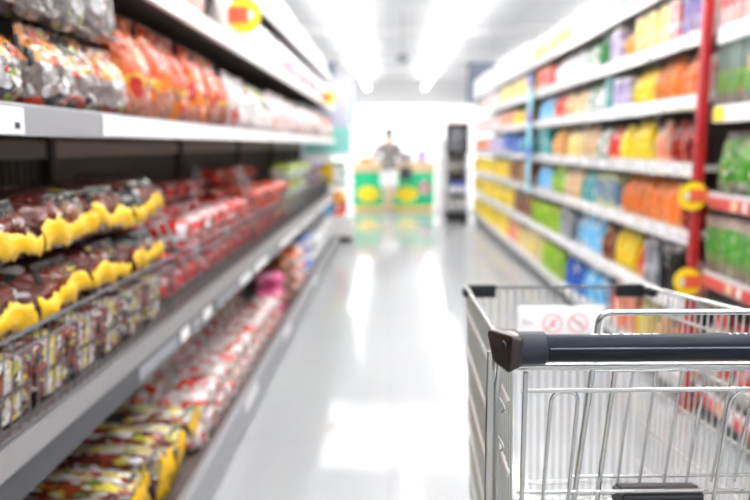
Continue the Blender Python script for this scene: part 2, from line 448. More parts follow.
# base deck and its lip
b = bmesh.new(); box(b, XBK, XB - .01, LY0, LY1, .07, .112); s0 = gpart('base_deck', b, M['darkshelf'])
b = bmesh.new(); prism(b, [(XB - .035, .150), (XB - .008, .158), (XB, .150), (XB, .02), (XB - .01, .02), (XB - .01, .14), (XB - .035, .135)], 'y', LY0, LY1); gpart('base_lip', b, M['greylip'], s0)
# basket shelf
b = bmesh.new(); box(b, XBK, XS - .05, LY0, LY1, .665, .70); s1 = gpart('basket_shelf', b, M['darkshelf'])
b = bmesh.new(); prism(b, [(XS - .050, .696), (XS - .024, .704), (XS - .018, .703), (XS, .664), (XS - .006, .655), (XS - .05, .69)], 'y', LY0, LY1); gpart('lip_bevel', b, M['steelLit'], s1)
b = bmesh.new(); prism(b, [(XS, .662), (XS, .600), (XS - .012, .594), (XS - .02, .60), (XS - .012, .655)], 'y', LY0, LY1); gpart('lip_face', b, M['steel'], s1)
b = bmesh.new(); box(b, XBK, XS - .02, LY0, LY1, 1.318, 1.345); s2 = gpart('upper_shelf', b, M['darkshelf'])
b = bmesh.new(); prism(b, [(XS, 1.287), (XS, 1.345), (XS - .006, 1.349), (XS - .02, 1.349), (XS - .02, 1.287)], 'y', LY0, LY1); gpart('lip', b, M['greylip'], s2)
b = bmesh.new(); box(b, XBK, XS - .02, LY0, LY1, 1.728, 1.755); s3 = gpart('high_shelf', b, M['darkshelf'])
b = bmesh.new(); prism(b, [(XS, 1.690), (XS, 1.755), (XS - .006, 1.759), (XS - .02, 1.759), (XS - .02, 1.690)], 'y', LY0, LY1); gpart('lip', b, M['white'], s3)
b = bmesh.new(); box(b, XBK, XS - .05, LY0, LY1, 2.05, 2.075); s4 = gpart('top_shelf', b, M['darkshelf'])
b = bmesh.new(); box(b, XS - .05, XS - .03, LY0, LY1, 2.03, 2.085); gpart('lip', b, M['white'], s4)
# price strips and price cards on the lips
def card(parent, y0, y1, z0, z1, mat, name='price_card', x=XS):
    b = bmesh.new(); box(b, x + .0005, x + .003, y0, y1, z0, z1); return gpart(name, b, mat, parent)
card(s2, 1.785, LY1 - .02, 1.292, 1.342, M['paper'], 'paper_strip')
c = card(s2, 1.30, 1.395, 1.290, 1.340, M['paper'])
card(c, 1.36, 1.375, 1.30, 1.312, M['dkink'], 'printed_mark', XS + .0025)
y = 2.02
for k, (a, bb, mt) in enumerate(((1.95, 2.32, 'tag'), (2.36, 2.46, 'paper'), (2.5, 2.62, 'tag'), (2.66, 2.78, 'paper'), (2.86, 3.3, 'tag'), (3.34, 3.6, 'paper'), (3.7, 4.1, 'paper'), (4.15, 4.5, 'tag'), (4.6, 5.6, 'paper'), (5.7, 6.8, 'paper'), (6.9, 9.2, 'paper'))):
    card(s1, a, bb, .612, .652, M[mt])
for k, (a, bb) in enumerate(((3.1, 3.4), (4.3, 4.6), (6.0, 6.4))):
    card(s0, a, bb, .085, .135, M['paper'], 'price_card', XB)

# ------------------------------------------------------------------ wire baskets and dividers
def wire_basket(y0, y1, label):
    r = empty('wire_basket', (-0.95, (y0 + y1) / 2, 0.70)); L = (y1 - y0) / 2 - .008
    fx, bx = 0.238, -0.172              # front at the top, back; local x towards the aisle
    b = bmesh.new()
    tube(b, fillet([(bx, -L, .21), (fx, -L, .21), (fx, L, .21), (bx, L, .21), ], .03), .0045, 8)
    tube(b, fillet([(bx, -L, .173), (fx - .008, -L, .173), (fx - .008, L, .173), (bx, L, .173)], .03), .004, 8)
    ob('rim_rail', b, M['basket'], r)
    b = bmesh.new(); n = int(2 * L / .036)
    for i in range(n + 1):
        y = -L + .01 + (2 * L - .02) * i / n
        tube(b, [(fx - .002, y, .21), (fx - .024, y, .006)], .0017, 5)
    for z, x in ((.006, fx - .025),): tube(b, [(x, -L + .005, z), (x, L - .005, z)], .0024, 5)
    ob('front_lattice', b, M['basket'], r)
    b = bmesh.new()
    for i in range(14): 
        x = bx + (fx - .05 - bx) * i / 13; tube(b, [(x, -L + .01, .006), (x, L - .01, .006)], .002, 5)
    ob('floor_lattice', b, M['basket'], r)
    for s in (-1, 1):
        b = bmesh.new()
        for i in range(9):
            x = bx + (fx - .05 - bx) * i / 8; tube(b, [(x, s * (L - .004), .006), (x + .012 * i / 8, s * (L - .004), .21)], .002, 5)
        ob('end_lattice', b, M['basket'], r)
    tag(r, label, 'basket', 'wire baskets on the middle shelf'); return r
BY = [(0.92, 2.44), (2.46, 3.98), (4.00, 5.52), (5.54, 7.06), (7.08, 8.60)]
for (a, c), t in zip(BY, ('grey wire basket heaped with brown packs under yellow ruffled bands', 'grey wire basket holding the heap of red and white bags',
                          'grey wire basket holding red bags behind the second divider', 'grey wire basket holding pale green and white bags', 'grey wire basket furthest down the rack with mixed dark bags')):
    wire_basket(a, c, t)
for y, t in ((2.45, 'bent wire divider between brown packs and red bags'), (3.99, 'bent wire divider standing between the two heaps of red bags')):
    r = empty('basket_divider', (-0.93, y, 0.91))
    for dx, nm in ((0, 'wire_loop'), (.035, 'wire_loop')):
        b = bmesh.new(); tube(b, fillet([(.20 - dx, 0, .012), (.10 - dx, 0, .26), (-.10 - dx, 0, .26), (-.14 - dx, 0, .012)], .03), .0045, 6); ob(nm, b, M['chrome'], r)
    b = bmesh.new(); box(b, -.2, .22, -.004, .004, 0.004, .012); ob('foot', b, M['basket'], r)
    tag(r, t, 'divider')

# ------------------------------------------------------------------ banded brown packs (left basket and base)
def make_banded(mat, w, t, L, seed, bh, bz, bw=1.0):
    body = ob('banded_food_pack', lying(w, t, L, seed), M[mat])
    bd = ob('yellow_band', ruffle(w * bw, bh, seed), M['band'], body); bd.location = (0, -L / 2 - .002, bz); bd.rotation_euler = (0, (-.10, .07, -.03, .13, .05, -.28, .22, -.12)[seed % 8], 0)
    cl = bmesh.new(); box(cl, -w * .30, w * .30, -.001, .0015, 0, t * .34, .0004)
    c = ob('printed_label', cl, PLAB[seed % len(PLAB)], body); c.location = (0.02 * (seed % 3 - 1), -L / 2 + .004, t * .66); c.rotation_euler = (-0.45, 0, 0.0)
    return body
PLAB = [pack('label white black', [(0, (0.012, 0.02, 0.02)), (0.8, (.10, .10, .09))], [((0.50, 0.48, 0.44), 3, .62)], rough=.2, bump=.9, bscale=4), pack('label dark', [(0, (0.02, 0.035, 0.035)), (0.9, (.2,.2,.18))], [((.5, .36, .05), 3, .62)], rough=.25, bump=.8, bscale=4)]  # pale blotches on the first, dark label are painted glare
LAYN = ['bottom', 'middle', 'top']
wP, tP, LP = 0.272, 0.148, 0.33
def settle(o, used, key, first, loc, rot):
    if key not in used: used.add(key); o = first[key]; o.location = loc; o.rotation_euler = rot; return o
    return dup(first[key], loc, rot)
first = {}; used = set()
for seed in range(4): first[seed] = make_banded('brownpack', wP, tP, LP, seed, .047, .036)
first['b'] = ob('plain_food_pack', lying(wP * .62, tP * .98, LP, 9, .93), M['stripepack'])
bq = bmesh.new(); tube(bq, [(-wP * .26, 0, 0), (wP * .26, 0, 0)], .006, 6); sq = ob('end_seal', bq, M['brownpack'], first['b']); sq.location = (0, -LP / 2 - .003, tP * .45)
for lay in range(3):
    if lay == 0:
        for i in range(8):
            o = settle(None, used, 'b', first, (-.925, 1.04 + i * .178, .711), (0, 0, PI / 2 + RND.uniform(-.02, .02)))
            tag(o, '%s plain pack along the bottom of the near wire basket, under the yellow bands' % ORD[i], 'food pack', 'plain packs under the banded ones')
        continue
    for i in range(5):
        o = settle(None, used, (i + lay * 2) % 4, first, ((-.932, -.912)[lay - 1] + RND.uniform(-.006, .004), 1.085 + i * .286 + (.0 if lay == 2 else .012), .711 + lay * .1535),
                   (0, 0, PI / 2 + RND.uniform(-.025, .025)))
        tag(o, '%s brown pack with yellow ruffled band from the near basket end, %s layer' % (ORD[i], LAYN[lay]), 'food pack', 'banded packs in the near wire basket')
used = set(); firstb = {}
for seed in range(3): firstb[seed] = make_banded('stripepack', .150, .118, .37, seed + 5, .064, .026, .74)
for lay in range(2):
    for i in range(9):
        y = 1.00 + i * .172 + .05 * lay; z = .120 + lay * .123
        if y > 2.45: continue
        o = settle(None, used, (i + lay) % 3, firstb, (-.885 + (-.045 if lay == 0 else .0) + RND.uniform(-.004, .012 * lay + .004), y, z), (0, 0, PI / 2 + RND.uniform(-.02, .02)))
        tag(o, '%s striped pack with drooping yellow band from the near end, base deck %s layer' % (ORD[i], ('lower', 'upper')[lay]), 'food pack', 'striped banded packs on the base deck')

# ------------------------------------------------------------------ film bags: kinds
def film(name, bands, blots, **k): M[name] = pack(name, bands, blots, **k); return M[name]
film('clearA', [(0, (0.16, 0.03, 0.02)), (.14, (.24, .19, .18)), (.55, (.66, .22, .012)), (.97, (.60, .30, .12))],
     [((.025, .03, .028), 2.2, .60), ((.62, .60, .62), 2.6, .66), ((.26, .34, .03), 3.2, .68), ((.58, .04, .015), 3.0, .61)], rough=.2, film=1, bump=1.0, bscale=4.5)
film('clearB', [(0, (.22, .20, .20)), (.5, (.36, .34, .35))], [((.05, .035, .035), 2.2, .58), ((.64, .63, .65), 2.4, .64), ((.34, .42, .05), 2.8, .66), ((.20, .05, .03), 3.4, .65)], rough=.2, film=1, bump=1.0, bscale=4.5)
film('orangeT', [(0, (.36, .13, .08)), (.34, (.62, .32, .02)), (.42, (.64, .075, .004)), (.9, (.38, .015, .008))], [((.66, .15, .012), 2.0, .56), ((.42, .015, .008), 2.6, .60), ((.74, .46, .36), 3.5, .72)], rough=.2, film=1, bump=.9, bscale=4)
film('whitered', [(0, (.66, .50, .48)), (.5, (.78, .74, .74))], [((.58, .05, .03), 2.5, .60), ((.82, .80, .82), 2.6, .58), ((.16, .03, .03), 4, .68)], rough=.22, film=.9, bump=.8, bscale=5)
film('dkgreenw', [(0, (.60, .58, .56)), (.55, (.08, .10, .04)), (.8, (.55, .52, .12))], [((.75, .74, .74), 2.5, .58)], rough=.25, film=.9, bump=.7, bscale=5)
film('pinkw', [(0, (.70, .46, .44)), (.6, (.80, .70, .70))], [((.58, .12, .08), 2.6, .62), ((.82, .80, .82), 3, .56)], rough=.25, film=.9, bump=.7, bscale=5)
film('white', [(0, (.80, .78, .78)), (.8, (.83, .82, .84))], [((.66, .58, .68), 2.6, .62), ((.80, .60, .18), 4, .70)], rough=.25, film=.8, bump=.6, bscale=5)
film('violetw', [(0, (.74, .68, .76)), (.4, (.82, .80, .82))], [((.44, .32, .46), 2.6, .61), ((.64, .18, .12), 4, .68)], rough=.25, film=.8, bump=.6, bscale=5)
film('redwhite', [(0, (.74, .48, .48)), (.30, (.70, .015, .010)), (.70, (.78, .48, .48))], [((.72, .015, .010), 1.6, .50), ((.84, .76, .78), 1.9, .62)], rough=.22, film=.9, bump=.8, bscale=5, vary=.12)
film('redbag', [(0, (.64, .03, .02)), (.6, (.70, .10, .06))], [((.82, .52, .44), 2.0, .60), ((.30, .012, .012), 2.4, .63), ((.78, .06, .03), 2.6, .60)], rough=.22, film=.9, bump=.7, bscale=5, vary=.15)
film('greenw', [(0, (.74, .78, .74)), (.48, (.10, .34, .18)), (.58, (.48, .56, .10))], [((.82, .84, .82), 2, .60), ((.06, .18, .04), 3, .65)], rough=.28, film=.7, bump=.5, bscale=5)
film('darkmix', [(0, (.55, .22, .06)), (.4, (.05, .06, .18)), (.75, (.36, .36, .62))], [((.04, .03, .05), 2.2, .58), ((.74, .28, .08), 3, .65)], rough=.3, film=.6, bump=.5, bscale=5)
film('rwsmall', [(0, (.76, .70, .70)), (.5, (.72, .62, .60))], [((.72, .02, .010), 1.8, .56), ((.84, .80, .82), 2.2, .60), ((.08, .28, .05), 3, .70), ((.40, .18, .06), 3, .66)], rough=.22, film=.9, bump=.8, bscale=5, vary=.12)
film('magenta', [(0, MAG), (.6, (.80, .14, .34))], [((.88, .7, .76), 2.5, .64)], rough=.25, film=.8, bump=.6, bscale=5)
film('brownbag', [(0, (.14, .04, .02)), (.6, (.24, .06, .03))], [((.6, .18, .06), 2.5, .63), ((.04, .02, .02), 2, .62)], rough=.25, film=.8, bump=.6, bscale=5)
film('salmonw', [(0, (.80, .68, .66)), (.5, (.72, .16, .06))], [((.82, .78, .78), 2, .57)], rough=.25, film=.8, bump=.6, bscale=5)
film('bluew', [(0, (.70, .72, .80)), (.7, (.02, .07, .50))], [((.80, .82, .86), 2, .60)], rough=.3, film=.6, bump=.4, bscale=5)
film('palew', [(0, (.66, .68, .74)), (.5, (.78, .80, .80))], [((.28, .30, .36), 2.4, .60), ((.60, .34, .22), 3, .68)], rough=.3, film=.6, bump=.4, bscale=5)

def row(src_list, x, z, y0, y1, face, colour, noun, cat, group, where, jit=.008, gap=.004, scale_h=.06):
    """fill a run of a shelf with copies of the given prototypes; face +1 looks to +X, -1 looks to -X"""
    w = src_list[0][1]
    for spare in src_list[max(1, int((y1 - y0) / (w + gap) + .3)):]:
        for ch in list(spare[0].children): bpy.data.objects.remove(ch)
        bpy.data.objects.remove(spare[0])
    src_list = src_list[:max(1, int((y1 - y0) / (w + gap) + .3))]
    n = max(1, int((y1 - y0) / (w + gap) + .3)); step = (y1 - y0) / n
    for i in range(n):
        src = src_list[i % len(src_list)][0]
        y = y0 + step * (i + .5)
        sx = min(1.0, (step - gap) / w) if step < w + gap else 1.0
        loc = (x + RND.uniform(-jit, jit), y, z + .001)
        rot = (0, 0, face * PI / 2 + RND.uniform(-.03, .03))
        sca = (sx * .985, 1, 1 - RND.random() * scale_h)
        if not src.get('used'):
            o = src; o['used'] = 1; o.location, o.rotation_euler, o.scale = loc, rot, sca
        else: o = dup(src, loc, rot, sca)
        pre = (ORD[i] + ' ') if n > 1 else ''
        tag(o, (pre + colour + ' ' + noun + ' ' + where).strip(), cat, group)

def proto(name, me, mat, parts=()):
    o = ob(name, me, mat)
    for pn, pm, pmat, loc in parts:
        c = ob(pn, pm, pmat, o); c.location = loc
    return o
def bags(name, mat, w, h, d, n=2, seeds=0, parts=None, seal=True):
    out = []
    for k in range(n):
        o = proto(name, pillow(w, h, d, seeds + k), M[mat])
        if seal:
            b = bmesh.new(); nn = 14
            A = [[b.verts.new((-w * .47 + w * .94 * i / nn, .004 * math.sin(i * 1.7 + k) + dy, h * (.985 + zz) - .004 * (i % 2) * (zz > 0))) for i in range(nn + 1)] for dy, zz in ((-.001, 0), (-.001, .055), (.001, .055), (.001, 0))]
            for q in range(4):
                for i in range(nn): b.faces.new((A[q][i], A[q][i + 1], A[(q + 1) % 4][i + 1], A[(q + 1) % 4][i]))
            b.faces.new([A[q][0] for q in range(4)]); b.faces.new([A[q][nn] for q in range(4)])
            ob('crimped_seal', b, M[mat], o, PI)
        out.append((o, w))
    return out
def hdr(mat, w, h, z):
    def f(o, k):
        b = bmesh.new()
        nu = 10
        A = []
        # small printed header card folded over the seal
        box(b, -w / 2, w / 2, -.006, .006, 0, h, .002)
        c = ob('header_card', b, mat, o); c.location = (0, 0, z)
    return f
XF = -0.80   # centre of bags standing just behind the lip
# upper shelf (above the baskets)
US = 1.345
row(bags('noodle_bag', 'clearA', .172, .176, .13, 3, 1), -.785, US, .95, 2.09, 1, 'clear film bag with orange top', 'from the near end,', 'food bag', 'clear bags on the upper shelf', 'standing behind the grey lip')
def bricks(name, mat, w, t, L, seeds, n):
    out = []
    for k in range(n):
        me = lying(w, t, L, seeds + k); o = ob(name, me, M[mat]); b = bmesh.new(); tube(b, [(-w * .38, 0, 0), (-w * .1, -.003, .002), (w * .15, .002, -.002), (w * .38, 0, 0)], .005, 6)
        c = ob('crimped_seal', b, M[mat], o); c.location = (0, -L / 2 - .002, t * .12); out.append((o, w))
    return out
row(bricks('noodle_bag', 'clearB', .172, .152, .13, 11, 3), -.80, US + .184, .95, 2.02, 1, 'silvery clear film bag', 'from the near end,', 'food bag', 'clear bags stacked on the upper shelf', 'stacked above the orange topped bags', jit=.004, scale_h=.02)
row(bags('snack_bag', 'orangeT', .195, .298, .15, 3, 21), -.80, US, 2.11, 3.42, 1, 'tall orange glossy bag', 'beyond the clear bags,', 'food bag', 'tall orange bags', 'upper shelf above the red bags')
row(bags('snack_bag', 'whitered', .19, .27, .14, 2, 31), -.80, US, 3.45, 4.05, 1, 'white bag with red print', 'after the tall orange bags,', 'food bag', 'white and red bags', 'upper shelf')
row(bags('snack_bag', 'dkgreenw', .19, .25, .14, 2, 33), -.80, US, 4.08, 4.7, 1, 'white bag with dark olive top', 'midway along', 'food bag', 'olive topped bags', 'the upper shelf of the basket rack')
row(bags('snack_bag', 'pinkw', .19, .27, .14, 2, 35), -.80, US, 4.73, 6.5, 1, 'pale pink and white bag', 'after the olive topped bags,', 'food bag', 'pale pink bags', 'upper shelf')
row(bags('snack_bag', 'whitered', .19, .29, .14, 2, 37), -.80, US, 6.53, 8.0, 1, 'far white bag with red blotches', 'past the pale pink bags,', 'food bag', 'far white and red bags', 'upper shelf')
row(bags('snack_bag', 'salmonw', .19, .27, .14, 2, 39), -.80, US, 8.03, 9.2, 1, 'salmon and white bag', 'at the end of the upper shelf,', 'food bag', 'salmon bags', 'basket rack')
# high shelf
HS = 1.755
row(bags('snack_bag', 'pinkw', .20, .235, .14, 2, 41), -.80, HS, 1.6, 3.05, 1, 'pale pink film bag', 'from the near end,', 'food bag', 'pink bags on the high shelf', 'on the shelf with the yellow disc')
row(bags('snack_bag', 'white', .21, .26, .15, 2, 43), -.80, HS, 3.4, 5.0, 1, 'plain white film bag', 'beside the yellow disc', 'food bag', 'white bags on the high shelf', 'on the high shelf')
row(bags('snack_bag', 'violetw', .20, .27, .15, 3, 45), -.80, HS, 5.03, 9.2, 1, 'white bag with violet print', 'far along the high shelf', 'food bag', 'violet printed bags', 'of the basket rack')
TS = 2.078
row(bags('snack_bag', 'white', .21, .28, .15, 2, 51), -.84, TS, 3.2, 6.2, 1, 'washed out white bag', 'on the topmost shelf,', 'food bag', 'white bags on the topmost shelf', 'basket rack')
row(bags('snack_bag', 'violetw', .21, .26, .15, 2, 53), -.84, TS, 6.25, 9.2, 1, 'pale lilac bag', 'on the topmost shelf,', 'food bag', 'lilac bags on the topmost shelf', 'far half of the basket rack')

# heaps of bags in the baskets and on the base deck
def heap(src_list, y0, y1, xs, z0, layers, dz, colour, cat, group, where, w):
    k = 0
    for l in range(layers):
        shrink = l * .07 * (y1 - y0) * .5
        a, c = y0 + shrink, y1 - shrink
        n = max(1, int((c - a) / (w + .02)))
        for xi, x in enumerate(xs):
            if l == layers - 1 and xi == 0 and len(xs) > 1 and layers > 2: continue
            for i in range(n):
                y = a + (c - a) * (i + .5) / n
                src = src_list[k % len(src_list)][0]; k += 1
                loc = (x + (.045 if l >= 2 and z0 > .5 and xi == 0 else 0), y, z0 + l * dz + RND.uniform(0, .003))
                rot = (0, 0, PI / 2 + RND.uniform(-.07, .07))
                if not src.get('used'):
                    o = src; o['used'] = 1; o.location, o.rotation_euler = loc, rot
                else: o = dup(src, loc, rot, (1, 1, 1 - RND.random() * .05))
                lay = ('lowest', 'second', 'third', 'fourth')[l]
                rowt = '' if len(xs) == 1 else (' back row' if xi else ' front row')
                tag(o, '%s %s in the %s layer%s, %s' % (ORD[i], colour, lay, rowt, where), cat, group)
def sacks(name, mat, w, t, L, seeds, n=3):
    """plump film bags lying down; short ends towards the aisle, knotted neck in front"""
    out = []
    for k in range(n):
        o = ob(name, lying(w, t, L, seeds + k), M[mat])
        b = bmesh.new()
        for q in range(7):
            a = 2 * PI * q / 7
            tube(b, [(0, 0, 0), (math.cos(a) * .012, -.010, math.sin(a) * .012), (math.cos(a) * w * .2, -.016, math.sin(a) * t * .3)], [.004, .007, .003], 6)
        c = ob('gathered_neck', b, M[mat], o); c.location = (0, -L / 2 - .001, t * .55)
        out.append((o, w))
    return out
heap(sacks('sweet_bag', 'redwhite', .155, .092, .148, 61), 2.50, 3.94, (-.872, -1.051), .710, 4, .100, 'red and white bag', 'food bag', 'red and white bags in the basket', 'basket after the brown packs', .155)
heap(sacks('sweet_bag', 'redbag', .155, .098, .148, 64), 4.04, 5.50, (-.872, -1.051), .710, 4, .108, 'red bag', 'food bag', 'red bags in the basket', 'basket between second divider and green bags', .155)
heap(sacks('sweet_bag', 'greenw', .22, .132, .20, 67), 5.58, 7.04, (-.90,), .710, 3, .143, 'white and green bag', 'food bag', 'green and white bags in the basket', 'fourth wire basket', .22)
heap(sacks('sweet_bag', 'darkmix', .20, .122, .20, 70), 7.12, 8.58, (-.90,), .710, 3, .133, 'dark mixed colour bag', 'food bag', 'dark bags in the basket', 'last wire basket', .20)
heap(sacks('sweet_bag', 'rwsmall', .150, .092, .168, 73), 2.56, 4.72, (-.80, -1.03), .120, 3, .101, 'white bag with red and green print', 'food bag', 'white printed bags on the base deck', 'base deck', .150)
heap(sacks('sweet_bag', 'magenta', .15, .10, .18, 76, 1), 4.75, 4.92, (-.82,), .120, 3, .103, 'magenta pink bag', 'food bag', 'magenta bags', 'at the end of the white printed heap', .15)
heap(sacks('sweet_bag', 'brownbag', .17, .105, .20, 78, 2), 4.96, 5.5, (-.82,), .120, 3, .108, 'dark brown bag', 'food bag', 'brown bags on the base deck', 'base deck past the magenta bags', .17)
heap(sacks('sweet_bag', 'salmonw', .17, .105, .20, 80, 2), 5.54, 6.1, (-.82,), .120, 3, .108, 'salmon and white bag', 'food bag', 'salmon bags on the base deck', 'base deck past the brown bags', .17)
heap(sacks('sweet_bag', 'bluew', .18, .12, .20, 82, 2), 6.14, 6.75, (-.82,), .120, 3, .123, 'white bag with blue end', 'food bag', 'blue ended bags on the base deck', 'base deck past the salmon bags', .18)
heap(sacks('sweet_bag', 'palew', .20, .12, .20, 84, 2), 6.8, 9.2, (-.82,), .120, 2, .123, 'pale grey white bag', 'food bag', 'pale bags on the base deck', 'far end of the base deck', .20)

# ------------------------------------------------------------------ round yellow shelf signs
def disc_sign(loc, rad, q, label):
    """round yellow disc facing +-Y on a small clip, with an orange text block"""
    r = empty('round_shelf_sign', loc)
    b = bmesh.new(); n = 32
    prism(b, [(rad * math.cos(2 * PI * k / n), rad * math.sin(2 * PI * k / n)) for k in range(n)], 'y', -.004, .004); ob('disc', b, M['ylw'], r, None)
    b = bmesh.new(); box(b, *sorted((-rad * .25 * q, rad * .95 * q)), -.0065, -.0045, -rad * .45, rad * .50); pn = ob('text_block', b, M['orange'], r, None)
    b = bmesh.new()
    for z in (.32, .08, -.18): box(b, *sorted((-rad * .15 * q, rad * .80 * q)), -.0080, -.0066, rad * z - rad * .05, rad * z + rad * .05)
    ob('printed_lettering', b, M['red'], pn, None)
    b = bmesh.new(); n = 20
    prism(b, [(-rad * .42 * q + rad * .17 * math.cos(2 * PI * k / n), rad * .02 + rad * .28 * math.sin(2 * PI * k / n)) for k in range(n)], 'y', -.0066, -.0045); ob('white_spot', b, M['paper'], r, None)
    b = bmesh.new(); box(b, *sorted((rad * .3 * q, rad * .5 * q)), .004, .03, -rad * .2, rad * .2); ob('clip', b, M['paper'], r, None)
    return tag(r, label, 'shelf sign', 'round yellow shelf signs')
disc_sign((-.622, 3.2, 1.815), .072, -1, 'yellow disc sign with orange block clipped to the high shelf')
disc_sign((-.622, 7.5, 1.745), .07, -1, 'small yellow disc sign far along the high shelf lip')
disc_sign((-.622, 8.9, .66), .07, -1, 'small yellow disc sign far along the basket shelf lip')

# ================================================================== WHITE RACK (X > 0) beyond the red post
RX, RBK = 1.40, 1.86
RY0, RY1 = 3.43, 12.9
LIP = [0.12, 0.49, 0.834, 1.153, 1.469, 1.758, 2.055]      # lip centres, bottom to top
g2 = empty('shelf_rack', (RBK, 0, 0)); tag(g2, 'long white shelf rack with coloured packets beyond the red post', 'shelf rack')
b = bmesh.new(); box(b, RBK, RBK + .02, RY0, RY1, 0, 2.42); gpart('back_panel', b, plain('brown grey back panel', (0.09, 0.08, 0.075), 0.6), g2)
b = bmesh.new(); box(b, RX + .09, RBK, RY0, RY1, 0, .08); gpart('kick_plate', b, M['back'], g2)
for y in (RY0 + .03, 5.1, 7.0, 8.9, 10.8, RY1 - .03):
    b = bmesh.new(); box(b, RBK - .045, RBK - .001, y - .02, y + .02, .08, 2.42); gpart('upright', b, M['white'], g2)
RT = []
for k, z in enumerate(LIP):
    b = bmesh.new(); box(b, RX + .012, RBK - .05 if k else RBK, RY0, RY1, z - .005, z + .022); s = gpart('shelf' if k else 'base_deck', b, M['white'], g2)
    b = bmesh.new(); prism(b, [(RX, z - .035), (RX, z + .028), (RX + .005, z + .034), (RX + .012, z + .034), (RX + .012, z - .035)], 'y', RY0, RY1); lp = gpart('lip', b, M['white'], s)
    RT.append(z + .023)
    if 1 <= k <= 5:
        y = RY0 + .15; i = 0
        while y < 7.0 and i < 9:
            wd = RND.uniform(.05, .11)
            b = bmesh.new(); box(b, RX - .0025, RX - .0003, y, y + wd, z - .026, z + .02); c = gpart('price_card', b, M['paper'], s)
            b = bmesh.new()
            for q in range(3): box(b, RX - .0034, RX - .0026, y + .01 + q * wd * .28, y + .01 + q * wd * .28 + wd * .18, z - .016, z + .002 + .010 * (q % 2))
            gpart('printed_mark', b, M['ink'], c)
            y += wd + RND.uniform(.12, .4); i += 1
def Yp(x): return 1.035 * 1000 / (x - 390)
SH = ['base deck', 'lowest shelf', 'second shelf up', 'third shelf up', 'fourth shelf up', 'fifth shelf up', 'topmost shelf']
COL = {'white': (W, (.80, .80, .82), (.55, .62, .72)), 'pale blue': ((.60, .70, .82), W, (.30, .42, .66)), 'pink': (PNK, W, MAG), 'violet': ((.26, .22, .50), LIL, (.75, .60, .2)),
       'pale yellow': (PYL, (.84, .74, .50), (.80, .50, .30)), 'orange': (ORG, (.74, .34, .12), SALM), 'yellow': ((.86, .66, .02), (.80, .72, .20), (.84, .50, .03)), 'red': (RED, SALM, W),
       'dark green': (GRN, (.04, .16, .07), W), 'green white': (W, (.10, .34, .16), (.75, .78, .66)), 'lilac': (LIL, W, (.30, .20, .40)), 'teal': (TEAL, (.20, .50, .52), W),
       'cream': (CRM, (.80, .68, .50), (.60, .40, .18)), 'light blue': (SKY, (.60, .75, .86), W), 'amber': (AMB, (.78, .52, .20), W), 'pale pink': ((.82, .66, .64), W, PNK),
       'dark red': (DRED, (.40, .05, .03), SALM), 'lime': (LIM, (.50, .66, .12), PYL), 'grey': (GRY, (.50, .50, .54), (.25, .30, .28)), 'brown': ((.26, .08, .03), (.45, .22, .10), PYL),
       'black': (BLK, (.05, .05, .06), OFFW), 'deep blue': (BLU, (.10, .30, .60), W), 'blue yellow': ((.20, .30, .42), (.55, .55, .30), W), 'salmon': (SALM, (.80, .52, .40), W)}
def cmat(c, kind):
    key = c + kind
    if key not in M:
        a, bb, d = (tuple(v * v ** .35 for v in q_) for q_ in COL[c])
        film_ = 0.5 if kind in ('pouch', 'sachet') else 0.2
        M[key] = pack(key, [(0, bb), (.14, a), (.86, bb)] if kind != 'packet' else [(0, a), (.25, bb), (.45, a), (.9, bb)], [(d, 2.6, .64), (bb, 2.2, .60), (a, 3.2, .62)], rough=.38, film=film_, bump=.8 if kind in ('pouch', 'sachet') else .1, bscale=4, vary=.2)
    return M[key]
CAPM = plain('white bottle cap', (.75, .75, .76), .4)
PR = {}
def rproto(c, kind, w, h, seed):
    if kind == 'pouch':
        o = ob('stand_up_pouch', pouch(w, h, .12, seed), cmat(c, kind))
    elif kind == 'sachet':
        o = ob('food_sachet', pillow(w, h, .10, seed, 1.0, 10, 10), cmat(c, kind))
    elif kind == 'packet':
        o = ob('slim_food_packet', carton(w, h, .16), cmat(c, kind))
    elif kind == 'carton':
        o = ob('food_carton', carton(w, h, .18), cmat(c, kind))
    elif kind == 'bottle':
        o = ob('sauce_bottle', bottle(w / 2, h), cmat(c, kind))
        bb = bmesh.new(); lathe(bb, [(w * .20, h * .0), (w * .255, .002), (w * .25, h * .11), (w * .2, h * .12)], 14); cp = ob('cap', bb, CAPM, o); cp.location = (0, 0, h * .89)
    else:
        o = ob('drink_can', can(w / 2, h), cmat(c, 'can'))
        bb = bmesh.new(); lathe(bb, [(w * .30, 0), (w * .38, .001), (w * .38, .003)], 12); cp = ob('lid', bb, M['zinc'], o); cp.location = (0, 0, h - .003)
    return o
NOUN = {'pouch': 'pouch', 'sachet': 'film sachet', 'packet': 'slim packet', 'carton': 'carton', 'bottle': 'capped bottle', 'can': 'can'}
